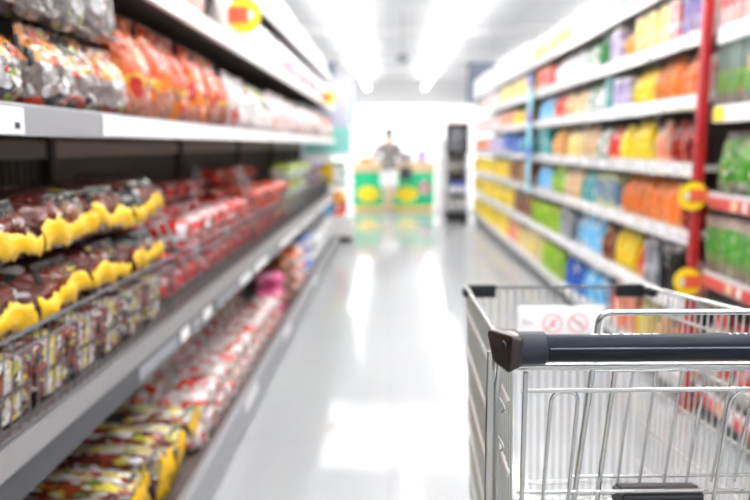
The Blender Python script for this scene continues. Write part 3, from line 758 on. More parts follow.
RUNS = {
 6: [(652, 600, 'pale blue', 'carton', .17, .28), (600, 560, 'white', 'sachet', .2, .26), (558, 524, 'pale yellow', 'sachet', .22, .24), (522, 471, 'white', 'carton', .24, .27)],
 5: [(690.5, 685, 'pale pink', 'pouch', .075, .21), (684.5, 665, 'violet', 'packet', .055, .225), (664.5, 655, 'pink', 'packet', .06, .22), (654.5, 625, 'pale yellow', 'packet', .075, .225),
     (624, 611.5, 'amber', 'pouch', .12, .19), (611, 600, 'lilac', 'carton', .10, .22), (599, 589.5, 'dark green', 'bottle', .09, .23), (589, 572, 'green white', 'sachet', .15, .22),
     (571, 546, 'white', 'sachet', .17, .225), (545, 531, 'red', 'carton', .16, .2), (524, 496, 'pale yellow', 'carton', .18, .22), (495, 471, 'pale pink', 'sachet', .24, .22)],
 4: [(690.5, 684, 'pale pink', 'pouch', .075, .22), (683.5, 640.5, 'orange', 'pouch', .105, .225), (640, 620, 'yellow', 'pouch', .11, .215), (619, 606, 'lilac', 'carton', .11, .2), (605, 596, 'teal', 'packet', .09, .22),
     (595, 576, 'green white', 'sachet', .14, .22), (575, 558.5, 'cream', 'sachet', .15, .21), (558, 546, 'red', 'sachet', .2, .22), (545, 533, 'light blue', 'sachet', .16, .22), (524, 509, 'yellow', 'sachet', .2, .18),
     (508.5, 494, 'salmon', 'sachet', .22, .21), (493.5, 471, 'pale pink', 'sachet', .24, .2)],
 3: [(679, 659, 'dark red', 'pouch', .13, .235), (658.5, 640.5, 'salmon', 'pouch', .15, .245), (640, 613, 'yellow', 'pouch', .15, .24), (612, 599.5, 'red', 'pouch', .13, .22), (599, 590, 'green white', 'pouch', .11, .23),
     (589.5, 575.5, 'cream', 'sachet', .14, .235), (575, 559, 'pale yellow', 'sachet', .15, .23), (558.5, 546, 'amber', 'sachet', .15, .23), (545, 533, 'teal', 'carton', .16, .24), (524, 515, 'teal', 'sachet', .2, .23),
     (514.5, 500, 'deep blue', 'carton', .24, .22), (499.5, 486, 'lilac', 'carton', .24, .22), (485.5, 471, 'salmon', 'sachet', .24, .22)],
 2: [(684, 678, 'dark red', 'pouch', .085, .23), (677.5, 615.5, 'orange', 'pouch', .115, .25), (614, 591, 'blue yellow', 'carton', .13, .235), (590.5, 574.5, 'teal', 'sachet', .14, .24), (574, 559.5, 'cream', 'sachet', .15, .24),
     (559, 545, 'lime', 'sachet', .18, .24), (544, 532, 'light blue', 'sachet', .16, .24), (526, 507, 'brown', 'carton', .2, .22), (506.5, 471, 'yellow', 'sachet', .26, .24)],
 1: [(687, 677, 'pink', 'pouch', .10, .22), (676, 656, 'black', 'bottle', .075, .25), (655, 643, 'grey', 'packet', .07, .25), (642, 633.5, 'red', 'pouch', .105, .25), (633, 613, 'yellow', 'pouch', .11, .265), (612, 599.5, 'brown', 'pouch', .13, .26),
     (599, 571, 'light blue', 'sachet', .23, .27), (570, 556, 'grey', 'carton', .17, .25), (555, 529, 'lime', 'can', .075, .22), (526, 509, 'brown', 'sachet', .2, .25), (508, 471, 'yellow', 'sachet', .27, .27)],
 0: [(690, 668, 'orange', 'pouch', .10, .28), (667, 652, 'amber', 'pouch', .11, .27), (651, 636, 'yellow', 'pouch', .11, .28), (635, 616, 'salmon', 'carton', .13, .27), (615, 604, 'red', 'sachet', .16, .28), (603, 583, 'light blue', 'bottle', .11, .29),
     (582.5, 564, 'deep blue', 'bottle', .11, .29), (563, 541, 'lime', 'can', .08, .25), (540, 516, 'pale yellow', 'sachet', .19, .26), (515, 505, 'salmon', 'sachet', .2, .27), (504, 471, 'yellow', 'sachet', .28, .29)],
}
sd = 100
for k, runs in RUNS.items():
    for (xa, xb, c, kind, w, h) in runs:
        ya, yb = Yp(xa) + .004, Yp(xb) - .004
        top = (LIP[k + 1] - .012 - RT[k]) if k < 6 else 1
        h = min(h, top - .012)
        n = 2 if kind in ('pouch', 'sachet') else 1
        src = []
        for q in range(min(n, max(1, int((yb - ya) / (w + .004) + .3)))):
            sd += 1; src.append((rproto(c, kind, w, h, sd), w))
        dep = {'pouch': .082, 'sachet': .078, 'packet': .102, 'carton': .112, 'bottle': w / 2 + .02, 'can': w / 2 + .02}[kind]
        row(src, RX + .012 + dep, RT[k], ya, yb, -1, c, NOUN[kind], 'packet' if kind not in ('bottle', 'can') else kind, '%s %s run on the %s of the white rack' % (c, NOUN[kind], SH[k]),
            ('counted from the red post, ' if ya < 6.9 else 'past the blue tagged strip, ') + SH[k] + ', white rack', jit=.012, gap=.012 if kind == 'pouch' else .006, scale_h=.10)
# hanging strip with blue tags between the bays
r = empty('hanging_clip_strip', (RX - .03, 7.32, .80)); 
b = bmesh.new(); box(b, -.004, .004, -.10, .10, 0, 1.16, .002); ob('strip', b, M['teal'], r, None)
for z, hh in ((.34, .12), (.68, .12), (1.03, .12)):
    b = bmesh.new(); box(b, -.010, -.005, -.13, .09, z, z + hh, .002); ob('blue_tag', b, M['blue'], r, None)
b = bmesh.new(); tube(b, [(0, 0, 1.16), (0, 0, 1.24), (.028, 0, 1.25)], .003, 6); ob('hook', b, M['chrome'], r)
tag(r, 'teal hanging strip with blue square tags on the white rack', 'clip strip')

# ================================================================== RED BAY beside the trolley
g3 = empty('red_shelf_bay', (RBK, 0, 0)); tag(g3, 'red framed shelf bay of green packs beside the trolley', 'shelf rack')
BY0, BY1 = 1.7, 3.36
b = bmesh.new(); box(b, RBK, RBK + .02, BY0, BY1 + .05, 0, 2.42); gpart('back_panel', b, plain('bay back panel', (0.20, 0.20, 0.19), 0.6), g3)
for y in (BY0, BY1):
    b = bmesh.new(); box(b, RX - .012, RX + .03, y + .001, y + .047, 0, 2.42, .006); p = gpart('red_post', b, M['redpost'], g3)
    b = bmesh.new()
    for i in range(24): box(b, RX - .0135, RX - .011, y + .018, y + .030, .1 + i * .055, .125 + i * .055)
    gpart('slot_pattern', b, M['hole'], p)
    b = bmesh.new(); box(b, RX - .0005, RBK, y + .008, y + .040, .02, .06); gpart('foot_rail', b, M['redpost'], p)
BX = 1.42
BL = [.145, .677, 1.027, 1.402, 1.737]
BT = []
for k, z in enumerate(BL):
    b = bmesh.new(); box(b, BX + .012, RBK, BY0 + .05, BY1, z - .02 if k else z - .06, z + .02); s = gpart('shelf' if k else 'base_deck', b, M['darkshelf'], g3)
    red = k in (0, 1, 2)
    b = bmesh.new(); box(b, BX, BX + .012, BY0 + .05, BY1 - .07, z - .036, z + .036, .002); gpart('lip', b, M['paper'] if not red else M['white'], s)
    if red:
        b = bmesh.new(); box(b, BX - .003, BX - .0003, BY0 + .1, BY1 - .08, z - .033, z + .016); st = gpart('price_strip', b, M['redlip'], s)
        for (ya, yb, mt) in ((2.35, 2.62, 'beige'), (2.92, 2.95, 'paper'), (3.0, 3.05, 'beige')):
            b = bmesh.new(); box(b, BX - .0055, BX - .0032, ya, yb, z - .03, z + .012); gpart('price_card', b, M[mt], st)
    else:
        for (ya, yb, mt) in ((2.1, 2.5, 'paper'), (3.18, 3.28, 'ylw')) if k == 3 else ((2.1, 2.6, 'paper'), (2.7, 3.1, 'paper')):
            b = bmesh.new(); box(b, BX - .003, BX - .0003, ya, yb, z - .03, z + .03); gpart('price_card', b, M[mt], s)
    BT.append(z + .021)
M['greenbox'] = pack('green landscape carton', [(0, (.16, .15, .13)), (.24, (.10, .26, .03)), (.48, (.16, .30, .05)), (.56, (.10, .17, .15)), (.9, (.16, .24, .22))], [((.45, .22, .05), 3, .72), ((.07, .13, .11), 3, .60)], rough=.35, film=.4, bump=.1, vary=.15)
M['greenbag'] = pack('green film pack', [(0, (.26, .26, .22)), (.22, (.07, .28, .02)), (.75, (.13, .36, .03)), (.9, (.28, .30, .28))], [((.62, .30, .06), 7, .66), ((.05, .22, .03), 5, .58), ((.55, .62, .45), 8, .66)], rough=.25, film=.8, bump=.5)
M['greentall'] = pack('green tall pack', [(0, (.20, .15, .13)), (.22, (.10, .24, .05)), (.35, (.05, .30, .02)), (.80, (.45, .32, .30)), (.92, (.38, .26, .26))], [((.60, .30, .08), 8, .67), ((.45, .55, .40), 7, .64)], rough=.3, film=.6, bump=.3)
M['redmix'] = pack('red white pack', [(0, (.50, .48, .47)), (.3, (.60, .06, .05)), (.6, (.62, .50, .50)), (.8, (.50, .05, .05))], [((.65, .62, .62), 6, .6), ((.6, .3, .05), 7, .66), ((.12, .05, .05), 5, .64)], rough=.3, film=.6, bump=.3)
M['redbook'] = pack('red white slim packet', [(0, (.70, .40, .38)), (.4, (.60, .05, .06)), (.8, (.74, .66, .66))], [((.7, .6, .6), 5, .58)], rough=.35, film=.4, bump=.1, vary=.2)
M['greenbook'] = pack('green slim packet', [(0, (.60, .66, .60)), (.3, (.06, .36, .10)), (.8, (.50, .62, .56))], [((.7, .72, .7), 6, .6)], rough=.35, film=.4, bump=.1)
WB = 'red framed bay'
def bay(name, me, mat, w, dep, k, ya, yb, col, noun, n=1):
    src = [(ob(name, m_, M[mat]), w) for m_ in me]
    row(src, BX + .014 + dep, BT[k], ya, yb, -1, col, noun, 'packet', '%s %s in the %s, level %s' % (col, noun, WB, ('base', 'low', 'middle', 'upper', 'top')[k]),
        'from near post, ' + ('base deck', 'lower shelf', 'middle shelf', 'upper shelf', 'top shelf')[k] + ' of the ' + WB, jit=.004, gap=.003, scale_h=.02)
bay('slim_food_packet', [carton(.05, .25, .18)], 'redbook', .05, .095, 4, 2.55, 3.33, 'red and white', 'slim packet')
bay('slim_food_packet', [carton(.05, .25, .18)], 'greenbook', .05, .095, 4, 1.9, 2.54, 'green and white', 'slim packet')
bay('food_carton', [carton(.115, .285, .2)], 'greenbox', .115, .105, 3, 2.1, 3.33, 'teal and green', 'carton')
bay('food_sachet', [pillow(.15, .285, .11, 301), pillow(.15, .28, .11, 302)], 'greenbag', .15, .075, 2, 2.1, 3.33, 'bright green', 'film pack')
bay('slim_food_packet', [carton(.072, .265, .2)], 'greentall', .072, .105, 1, 2.2, 3.33, 'tall green pink topped', 'packet')
bay('food_sachet', [pillow(.15, .36, .13, 305), pillow(.15, .35, .13, 306)], 'redmix', .15, .075, 0, 2.2, 3.33, 'red and white', 'film pack')
disc_sign((1.364, 3.315, 1.042), .064, 1, 'yellow disc sign with orange block on red post, higher of the two')
disc_sign((1.364, 3.315, .648), .064, 1, 'yellow disc sign with orange block low on red post near trolley')

# ================================================================== FAR END OF THE AISLE
# end display of the basket rack
g4 = empty('end_display', (-.86, 9.85, 0)); tag(g4, 'pale lavender and teal end display past the basket rack', 'display stand')
def ep(name, a, mat, parent=g4, bev=.006):
    b = bmesh.new(); box(b, *a, bev); return gpart(name, b, mat, parent)
ep('body', (-1.18, -.49, 9.45, 10.3, .08, .35), M['white'])
ep('plinth', (-1.15, -.52, 9.5, 10.27, 0, .08), M['back'])
ep('back_board', (-1.18, -1.12, 9.45, 10.3, .35, 2.12), M['lav'])
ep('side_board', (-1.11, -.53, 9.45, 9.48, 1.33, 2.12), M['lav'])
ep('header', (-1.12, -.49, 9.49, 10.3, 1.55, 2.12), M['lav'])
ep('teal_panel', (-1.11, -.50, 9.44, 9.449, 1.16, 1.5), M['mint'])
for z in (.72, 1.12): ep('shelf', (-1.115, -.49, 9.45, 10.3, z, z + .03), M['white'])
ep('edge_strip', (-.488, -.475, 9.5, 9.6, 1.15, 1.45), M['ylw'])
ep('edge_strip', (-.488, -.475, 9.5, 9.6, 1.5, 1.9), M['green'])
cc = [('deep blue', 'carton'), ('light blue', 'carton'), ('red', 'carton'), ('pale pink', 'carton'), ('yellow', 'carton'), ('green white', 'carton')]
for k, (z, hh) in enumerate(((.351, .3), (.751, .3))):
    for i in range(3):
        c, kd = cc[k * 3 + i]
        o = rproto(c, kd, .16, hh, 0); o.location = (-1.0 + i * .17, 9.62, z); o.name = 'food_carton'
        tag(o, '%s carton on the %s level of the lavender end display' % (c, ('lower', 'upper')[k]), 'packet', 'cartons on the end display')
r = empty('hanging_aisle_sign', (-.82, 9.8, 2.16))
b = bmesh.new(); box(b, -.09, .10, -.02, .02, 0.02, .19, .004); ob('board', b, M['darksign'], r, None)
b = bmesh.new()
for x in (-.06, .06): tube(b, [(x, 0, .19), (x, 0, CEIL - 2.16)], .004, 6)
ob('hanging_cable', b, M['chrome'], r); tag(r, 'small slate aisle sign hanging above the lavender end display', 'sign')
r = empty('hanging_aisle_sign', (1.60, 13.1, 1.98))
b = bmesh.new(); box(b, -.25, .25, -.025, .025, 0.02, .72, .004); ob('board', b, M['darksign'], r, None)
b = bmesh.new()
for x in (-.2, .2): tube(b, [(x, 0, .72), (x, 0, CEIL - 1.98)], .004, 6)
ob('hanging_cable', b, M['chrome'], r); tag(r, 'large slate aisle sign hanging at the white rack end', 'sign')
r = empty('ceiling_speaker', (.32, 20, 3.45))
b = bmesh.new(); box(b, -.13, .13, -.1, .1, 0, .22, .02); ob('case', b, M['tag'], r)
b = bmesh.new(); tube(b, [(0, 0, .22), (0, 0, CEIL - 3.45)], .012, 8); ob('drop_rod', b, M['white'], r); tag(r, 'small grey box hanging on a ceiling rod', 'speaker')

# counter with green front
g5 = empty('checkout_counter', (.06, 14.35, 0)); tag(g5, 'counter with bright green front and two yellow blobs', 'counter')
cx0, cx1, cy = -.73, .86, 14.35
ep('body', (cx0, cx1, cy + .03, cy + .8, .06, .74), M['white'], g5)
ep('kick_board', (cx0 + .02, cx1 - .02, cy + .02, cy + .78, 0, .06), M['beige'], g5)
ep('green_front', (cx0, cx1, cy, cy + .029, .09, .739), M['green'], g5, .003)
ep('counter_top', (cx0 - .02, cx1 + .02, cy - .02, cy + .82, .742, .93), M['beige'], g5)
ep('yellow_edge', (cx0, cx1, cy - .006, cy + .025, .05, .088), M['ylw'], g5, .002)
for x in (-.43, .33):
    b = bmesh.new(); n = 36
    prism(b, [(x + .20 * math.cos(2 * PI * k / n) * (1 + .12 * math.cos(2 * PI * k / n) ** 8), .315 + .15 * math.sin(2 * PI * k / n)) for k in range(n)], 'y', cy - .006, cy - .0005)
    gpart('yellow_blob', b, M['ylw'], g5)
b = bmesh.new(); tube(b, [(.68 + .13 * math.cos(2 * PI * k / 24), cy - .022, .44 + .13 * math.sin(2 * PI * k / 24)) for k in range(24)], .022, 8, True)
rg = gpart('grey_ring', b, M['zinc'], g5, 0.9)
b = bmesh.new(); prism(b, [(.68 + .09 * math.cos(2 * PI * k / 24), .44 + .09 * math.sin(2 * PI * k / 24)) for k in range(24)], 'y', cy - .01, cy - .0005); gpart('ring_centre', b, M['paleRed'], rg)
# things on the counter
for (x, w, hh, c, t) in ((.30, .30, .20, 'pale blue', 'pale blue carton lying on the counter top behind the person'), (.64, .22, .26, 'lilac', 'lilac carton on the counter top above the grey ring'), (-.48, .26, .10, 'amber', 'low amber tray carton on the counter top end')):
    o = rproto(c, 'carton', w, hh, 0); o.location = (x, cy + .35, .931); tag(o, t, 'carton')
# white stand beside the counter
g6 = empty('display_stand', (1.0, 14.2, 0)); tag(g6, 'slim white stand between green counter and black display', 'display stand')
ep('base', (.89, 1.13, 14.0, 14.4, 0, .05), M['white'], g6); ep('panel', (.92, 1.10, 14.15, 14.25, .05, 1.25), M['white'], g6); ep('head_board', (.89, 1.14, 14.13, 14.27, 1.252, 1.40), M['paper'], g6)
# black display stand
g7 = empty('display_stand', (1.11, 12.25, 0)); tag(g7, 'narrow black display stand with grey packs at the white rack end', 'display stand')
ep('base', (.93, 1.29, 12.1, 12.45, 0, .16), M['black'], g7)
ep('back_board', (.94, 1.28, 12.40, 12.44, .161, 1.12), M['tag'], g7)
ep('side_board', (.94, .955, 12.13, 12.395, .161, 1.12), M['tag'], g7); ep('side_board', (1.265, 1.28, 12.13, 12.395, .161, 1.12), M['tag'], g7)
hd = ep('header', (.93, 1.29, 12.1, 12.44, 1.125, 1.62), M['black'], g7)
b = bmesh.new()
for i in range(6): box(b, .98, 1.24 - .03 * (i % 3), 12.0965, 12.0985, 1.20 + i * .06, 1.222 + i * .06)
gpart('printed_lettering', b, plain('grey header print', (.30, .31, .36), .6), hd, None)
ep('orange_edge', (.93, 1.29, 12.1, 12.2, 1.621, 1.632), M['orange'], g7, .002)
for z in (.42, .78): ep('shelf', (.956, 1.264, 12.13, 12.395, z, z + .02), M['black'], g7, .002)
for k, z in enumerate((.165, .441, .801)):
    for i in range(2):
        o = ob('food_sachet', pillow(.13, .23, .1, 400 + k * 2 + i), M[('palew', 'bluew', 'clearB')[k]]); o.location = (1.035 + i * .15, 12.22, z + .001)
        tag(o, '%s film sachet on the %s level of the black display stand' % (('first', 'second')[i], ('bottom', 'middle', 'upper')[k]), 'packet', 'sachets on the black display')
r = empty('corner_bumper', (1.25, 12.75, 0)); 
b = bmesh.new(); lathe(b, [(.10, 0), (.12, .02), (.12, .16), (.10, .22), (.06, .255), (.01, .265)], 20); ob('dome', b, M['white'], r, 0.9)
b = bmesh.new(); lathe(b, [(.135, 0), (.135, .015), (.125, .018)], 20); ob('foot_ring', b, M['zinc'], r); tag(r, 'white domed floor bumper at the rack end', 'bumper')

# ================================================================== SHOPPING TROLLEY
K = empty('shopping_trolley', (.43, .87, 0), math.radians(2.5))
tag(K, 'empty chrome wire shopping trolley with slate push handle in the aisle', 'shopping trolley')
def kp(name, bm, mat, parent=K, smooth=0.7): return ob(name, bm, mat, parent, smooth)
HZ = 1.027
b = bmesh.new(); tube(b, [(-.262 + .524 * i / 24, 0, HZ) for i in range(25)], .0169, 24); hb = kp('push_handle', b, M['handle'])
for s, nm in ((-1, 'end'), (1, 'end')):
    b = bmesh.new(); prof = []
    tube(b, [(s * .243, 0, HZ), (s * .2445, 0, HZ), (s * .268, 0, HZ), (s * .275, 0, HZ)], [.0190, .0203, .0203, .0200], 24); kp('grip_sleeve', b, M['sleeve'], hb)
    b = bmesh.new()
    P = [(-.271, -.0205, .0175), (-.271, .0235, .0205), (-.271, .0235, -.0190), (-.271, -.0205, -.0155), (-.285, -.021, .0230), (-.313, .024, .0190), (-.302, .024, -.026), (-.290, -.022, -.0285)]
    vs = [b.verts.new((-s * x, y, z + HZ)) for x, y, z in P]
    for q in ((0, 1, 2, 3), (4, 5, 6, 7), (0, 1, 5, 4), (1, 2, 6, 5), (2, 3, 7, 6), (3, 0, 4, 7)): b.faces.new([vs[i] for i in q])
    bmesh.ops.recalc_face_normals(b, faces=b.faces)
    bmesh.ops.bevel(b, geom=list(b.edges), offset=.0075, segments=5, profile=.5, affect='EDGES')
    ec = kp('end_cap', b, M['cap'], hb)
    # socket recess on the slanted end face
    nrm = Vector((s * .89, -.45, -s * 0 - .12)).normalized(); cpos = Vector((s * .2939, -.009, HZ + .003))
    u = nrm.cross(Vector((0, 0, 1))).normalized(); v = nrm.cross(u)
    b = bmesh.new(); tube(b, [cpos + u * .0048 * math.cos(2 * PI * k / 14) + v * .0085 * math.sin(2 * PI * k / 14) + nrm * .0001 for k in range(14)], .0012, 6, True); kp('socket_rim', b, M['cap'], ec)
    b = bmesh.new(); ring = [b.verts.new(cpos + u * .0047 * math.cos(2 * PI * k / 14) + v * .0084 * math.sin(2 * PI * k / 14) + nrm * .0006) for k in range(14)]
    r2 = [b.verts.new(x.co - nrm * .004) for x in ring]; b.faces.new(ring); b.faces.new(r2[::-1])
    for i in range(14): b.faces.new((ring[i], ring[(i + 1) % 14], r2[(i + 1) % 14], r2[i]))
    kp('socket', b, M['hole'], ec, None)
b = bmesh.new(); tube(b, [(-.240, -.0163, HZ + .0036), (.240, -.0163, HZ + .0036)], .0011, 6); kp('seam_highlight', b, M['seamglint'], hb)  # handle seam carrying the painted highlight line
# pale lettering wrapped over the top of the handle
b = bmesh.new()
def glyph(x, wd, a0, a1, slant=.004, th=.0018):
    pts = []
    for i in range(5):
        a = a0 + (a1 - a0) * i / 4
        pts.append((x + slant * (i / 4), -.0171 * math.cos(a), HZ + .0171 * math.sin(a)))
    for p, q in zip(pts, pts[1:]):
        vs = [b.verts.new((p[0] - wd / 2, p[1], p[2])), b.verts.new((p[0] + wd / 2, p[1], p[2])), b.verts.new((q[0] + wd / 2, q[1], q[2])), b.verts.new((q[0] - wd / 2, q[1], q[2]))]
        b.faces.new(vs)
A0, A1 = math.radians(84), math.radians(118)
for i, x in enumerate((-.186, -.173, -.160, -.147, -.135, -.123, -.111)):
    glyph(x, .0030, A0, A1); glyph(x + .004, .0075 if i % 2 else .005, A0, A0 + .12, .0008)
for x in (-.018, -.009, .001, .011, .020):
    glyph(x, .0022, A0 - .10, A1, .0); glyph(x + .002, .0065, math.radians(98), math.radians(104), 0)
kp('pale_lettering', b, plain('pale handle print', (.78, .80, .84), .4), hb, None)

# tubes and wires
def ypl(z, y0): return y0 + .2 * (.99 - z)
b = bmesh.new(); tube(b, [(-.268, .030, .9945), (.268, .030, .9945)], .0048, 10); kp('cross_rail', b, M['zinc'])
for s in (-1, 1):
    b = bmesh.new()
    tube(b, fillet([(s * .300, .040, 1.012), (s * .301, .036, .95), (s * .298, .032, .30), (s * .285, .10, .16), (s * .245, .74, .13)], .05), .0052, 8)
    tube(b, fillet([(s * .290, .030, 1.000), (s * .291, .045, .95), (s * .288, .054, .86), (s * .280, .075, .40)], .04), .0045, 8)
    up = kp('upright', b, M['zinc'])
    for z in (.944, .893):
        b = bmesh.new(); tube(b, fillet([(s * .290, .032, z + .010), (s * .285, .028, z + .003), (s * .283, .026, z - .006), (s * .287, .030, z - .009)], .006, 3), .0018, 6); kp('gate_hook', b, M['chrome'], up)
# hinged rear gate
ga = bmesh.new()
for s in (-1, 1): tube(ga, [(s * .2595, .022, .99), (s * .258, .030, .835), (s * .254, .06, .42)], .0034, 8)
tube(ga, [(-.264, ypl(.964, .020), .9645), (.264, ypl(.964, .020), .9645)], .0031, 8)
tube(ga, [(-.258, ypl(.811, .026), .811), (.258, ypl(.811, .026), .811)], .0021, 6)
tube(ga, [(-.258, .066, .60), (.258, .066, .60)], .0025, 6); tube(ga, [(-.257, .068, .43), (.257, .068, .43)], .003, 6)
gate = kp('rear_gate', ga, M['chrome'])
for xa, xb in ((-.2245, -.1905), (.004, .054), (.1985, .2315)):
    b = bmesh.new(); zt = .9625; rad = (xb - xa) * .48
    tube(b, fillet([(xa - .002, .105, .44), (xa, ypl(zt, .022), zt), (xb, ypl(zt, .022), zt), (xb - .002, .105, .44)], rad, 8), .0026, 8)
    kp('leg_guard', b, M['chrome'], gate)
# folding child seat back
b = bmesh.new()
tube(b, fillet([(-.161, .125, .765), (-.157, .075, .99), (-.157, .062, 1.056), (.167, .062, 1.056), (.172, .075, .99), (.175, .125, .765)], .018, 6), .0040, 10)
cs = kp('child_seat_back', b, M['chrome'])
b = bmesh.new()
for x in (-.126, .145): tube(b, [(x, .080, .975), (x - .002, .122, .768)], .0036, 8)
for x in (-.102, -.070, -.035, -.003, .033, .066, .098, .122): tube(b, [(x, .080, .975), (x - .001, .116, .797)], .0020, 6)
tube(b, [(-.166, .078, .9735), (.178, .078, .9735)], .0022, 6)
tube(b, [(-.168, .115, .807), (.180, .115, .807)], .0022, 6); tube(b, [(-.168, .123, .778), (.180, .123, .778)], .0026, 6)
kp('seat_back_lattice', b, M['chrome'], cs)
b = bmesh.new()
prism(b, [(.118, .752), (.132, .757), (.150, .60), (.138, .598)], 'x', -.150, .170)
seat = kp('child_seat_plate', b, M['black'])
b = bmesh.new(); prism(b, [(.104, .735), (.104, .783), (.116, .790), (.145, .783), (.150, .758), (.118, .750)], 'x', -.099, .019)
bmesh.ops.recalc_face_normals(b, faces=b.faces); bmesh.ops.bevel(b, geom=list(b.edges), offset=.004, segments=2, affect='EDGES'); sb = kp('moulded_buckle', b, M['black'], seat)
b = bmesh.new()
for x in (-.088, -.048): box(b, x, x + (.030 if x < -.07 else .055), .1030, .1050, .755, .772)
kp('slot', b, M['hole'], sb, None)
# basket walls
TL, TF = (-.272, .050, .998), (-.212, .840, .936)
BLc, BF = (-.250, .085, .40), (-.198, .800, .42)
def lerp(a, c, t): return Vector(a) * (1 - t) + Vector(c) * t
def mir(p, s): return (p[0] * -s, p[1], p[2])     # s=-1 keeps the basket's near side, +1 mirrors
for s in (-1, 1):
    T0, T1, B0, B1 = (Vector(mir(p, s)) for p in (TL, TF, BLc, BF))
    b = bmesh.new(); tube(b, [T0 - Vector((0, .02, -.001)), T0, T1], .0046, 10); rim = kp('side_rim', b, M['zinc'])
    b = bmesh.new(); n = 34
    for i in range(n + 1):
        t = i / n; tube(b, [lerp(T0, T1, t), lerp(B0, B1, t)], .0020, 5)
    for v, r_ in ((.10, .0034), (.27, .0034), (.45, .003), (.63, .003), (.82, .003), (1.0, .004)):
        off = Vector((-s * -.003, 0, 0)); tube(b, [lerp(T0, B0, v) + off, lerp(T1, B1, v) + off], r_, 6)
    kp('side_lattice', b, M['lattice'])
    # black corner guard over the front corner
    b = bmesh.new()
    box(b, min(s * .209, s * .143), max(s * .209, s * .143), .828, .846, .913, .944, .004)
    c1 = bmesh.new()
    kp('corner_guard', b, M['black'], rim); c1.free()
    b = bmesh.new(); d = (T0 - T1).normalized(); p0 = T1 + Vector((0, .004, -.008)); p1 = p0 + d * .06
    tube(b, [p0, p0 + d * .01, p1 - d * .006, p1], [.006, .0115, .0115, .008], 10); kp('corner_guard_arm', b, M['black'], rim)
T0, T1, B0, B1 = Vector(TF), Vector((-TF[0], TF[1], TF[2])), Vector(BF), Vector((-BF[0], BF[1], BF[2]))
b = bmesh.new(); n = 22
for i in range(n + 1): tube(b, [lerp(T0, T1, i / n), lerp(B0, B1, i / n)], .0017, 5)
for v, r_ in ((.92, .0028), (1.0, .004)): tube(b, [lerp(T0, B0, v) + Vector((0, .004, 0)), lerp(T1, B1, v) + Vector((0, .004, 0))], r_, 6)
fp = kp('front_lattice', b, M['chrome'])
b = bmesh.new(); tube(b, [T0, T1], .0036, 8); kp('front_rim', b, plain('dark front rim', (.07, .07, .075), .4, .3), fp)
b = bmesh.new(); n = 20
for i in range(n + 1): tube(b, [lerp(BLc, (-BLc[0], BLc[1], BLc[2]), i / n), lerp(B0, B1, i / n)], .002, 5)
for t in (.0, .25, .5, .75): tube(b, [lerp(BLc, BF, t), lerp((-BLc[0], BLc[1], BLc[2]), (-BF[0], BF[1], BF[2]), t)], .0028, 6)
kp('floor_lattice', b, M['chrome'])
# printed plate hung inside the front
b = bmesh.new(); box(b, -.095, .106, .805, .808, .806, .898, .001); plate = kp('sign_plate', b, M['paper'])
PALEINK = plain('pale grey print', (.50, .46, .50), .6)
def ringp(cx, cz, rad, slash, blob):
    b = bmesh.new(); y = .8035
    n = 28
    for k in range(n):
        a0, a1 = 2 * PI * k / n, 2 * PI * (k + 1) / n
        A = [b.verts.new((cx + q * math.cos(t), yy, cz + q * math.sin(t))) for yy in (y, y + .0014) for q, t in ((rad, a0), (rad, a1), (rad * .84, a1), (rad * .84, a0))]
        for f in ((0, 1, 2, 3), (4, 7, 6, 5), (0, 4, 5, 1), (2, 6, 7, 3)): b.faces.new([A[i] for i in f])
    dx, dz = rad * .60, rad * .60 * slash
    box(b, -.002, .002, y, y + .0014, -rad * .82, rad * .82)
    bmesh.ops.rotate(b, verts=list(b.verts)[-8:], cent=(0, 0, 0), matrix=Matrix.Rotation(-.785 * slash, 3, 'Y'))
    bmesh.ops.translate(b, verts=list(b.verts)[-8:], vec=(cx, 0, cz))
    kp('prohibition_ring', b, M['paleRed'], plate, None)
    b = bmesh.new()
    for (x0, x1, z0, z1) in blob: box(b, cx + x0, cx + x1, y + .0003, y + .0013, cz + z0, cz + z1)
    kp('pictogram', b, PALEINK if slash > 0 else M['paleRed'], plate, None)
ringp(-.014, .857, .0235, -1, ((-.004, .005, -.002, .008), (-.006, .007, -.009, -.002)))
ringp(.046, .857, .0235, 1, ((-.013, -.001, .002, .009), (-.004, .009, -.004, .004), (.004, .014, -.010, -.003)))
b = bmesh.new()
for (x0, x1, z0, z1) in ((-.083, -.077, .853, .869), (-.075, -.069, .854, .863), (-.067, -.061, .854, .861)): box(b, x0, x1, .8038, .805, z0, z1)
kp('printed_mark', b, PALEINK, plate, None)
# chassis and castors
b = bmesh.new()
tube(b, [(-.245, .74, .13), (.245, .74, .13)], .0095, 8); tube(b, [(-.286, .10, .16), (.286, .10, .16)], .0095, 8)
for s in (-1, 1):
    tube(b, fillet([(s * .245, .74, .13), (s * .235, .76, .22), (s * .215, .70, .40)], .05), .008, 8); tube(b, [(s * .272, .31, .15), (s * .238, .24, .402)], .008, 8)
kp('chassis', b, M['zinc'])
for x, y in ((-.272, .10), (.272, .10), (-.23, .73), (.23, .73)):
    b = bmesh.new(); lathe(b, [(.012, .115), (.016, .120), (.016, .150)], 12, (x, y, 0))
    for s in (-1, 1): prism(b, [(y - .012, .12), (y + .012, .12), (y - .018, .045), (y - .034, .045)], 'x', x + s * .019 - .002, x + s * .019 + .002)
    box(b, x - .021, x + .021, y - .014, y + .014, .112, .120)
    cf = kp('castor_fork', b, M['zinc'])
    b = bmesh.new(); pr = []
    n = 24
    for k in range(n): pass
    tube(b, [(x - .014, y - .026, .0625), (x - .009, y - .026, .0625), (x + .009, y - .026, .0625), (x + .014, y - .026, .0625)], [.052, .0620, .0620, .052], n); kp('wheel', b, M['rubber'], cf)

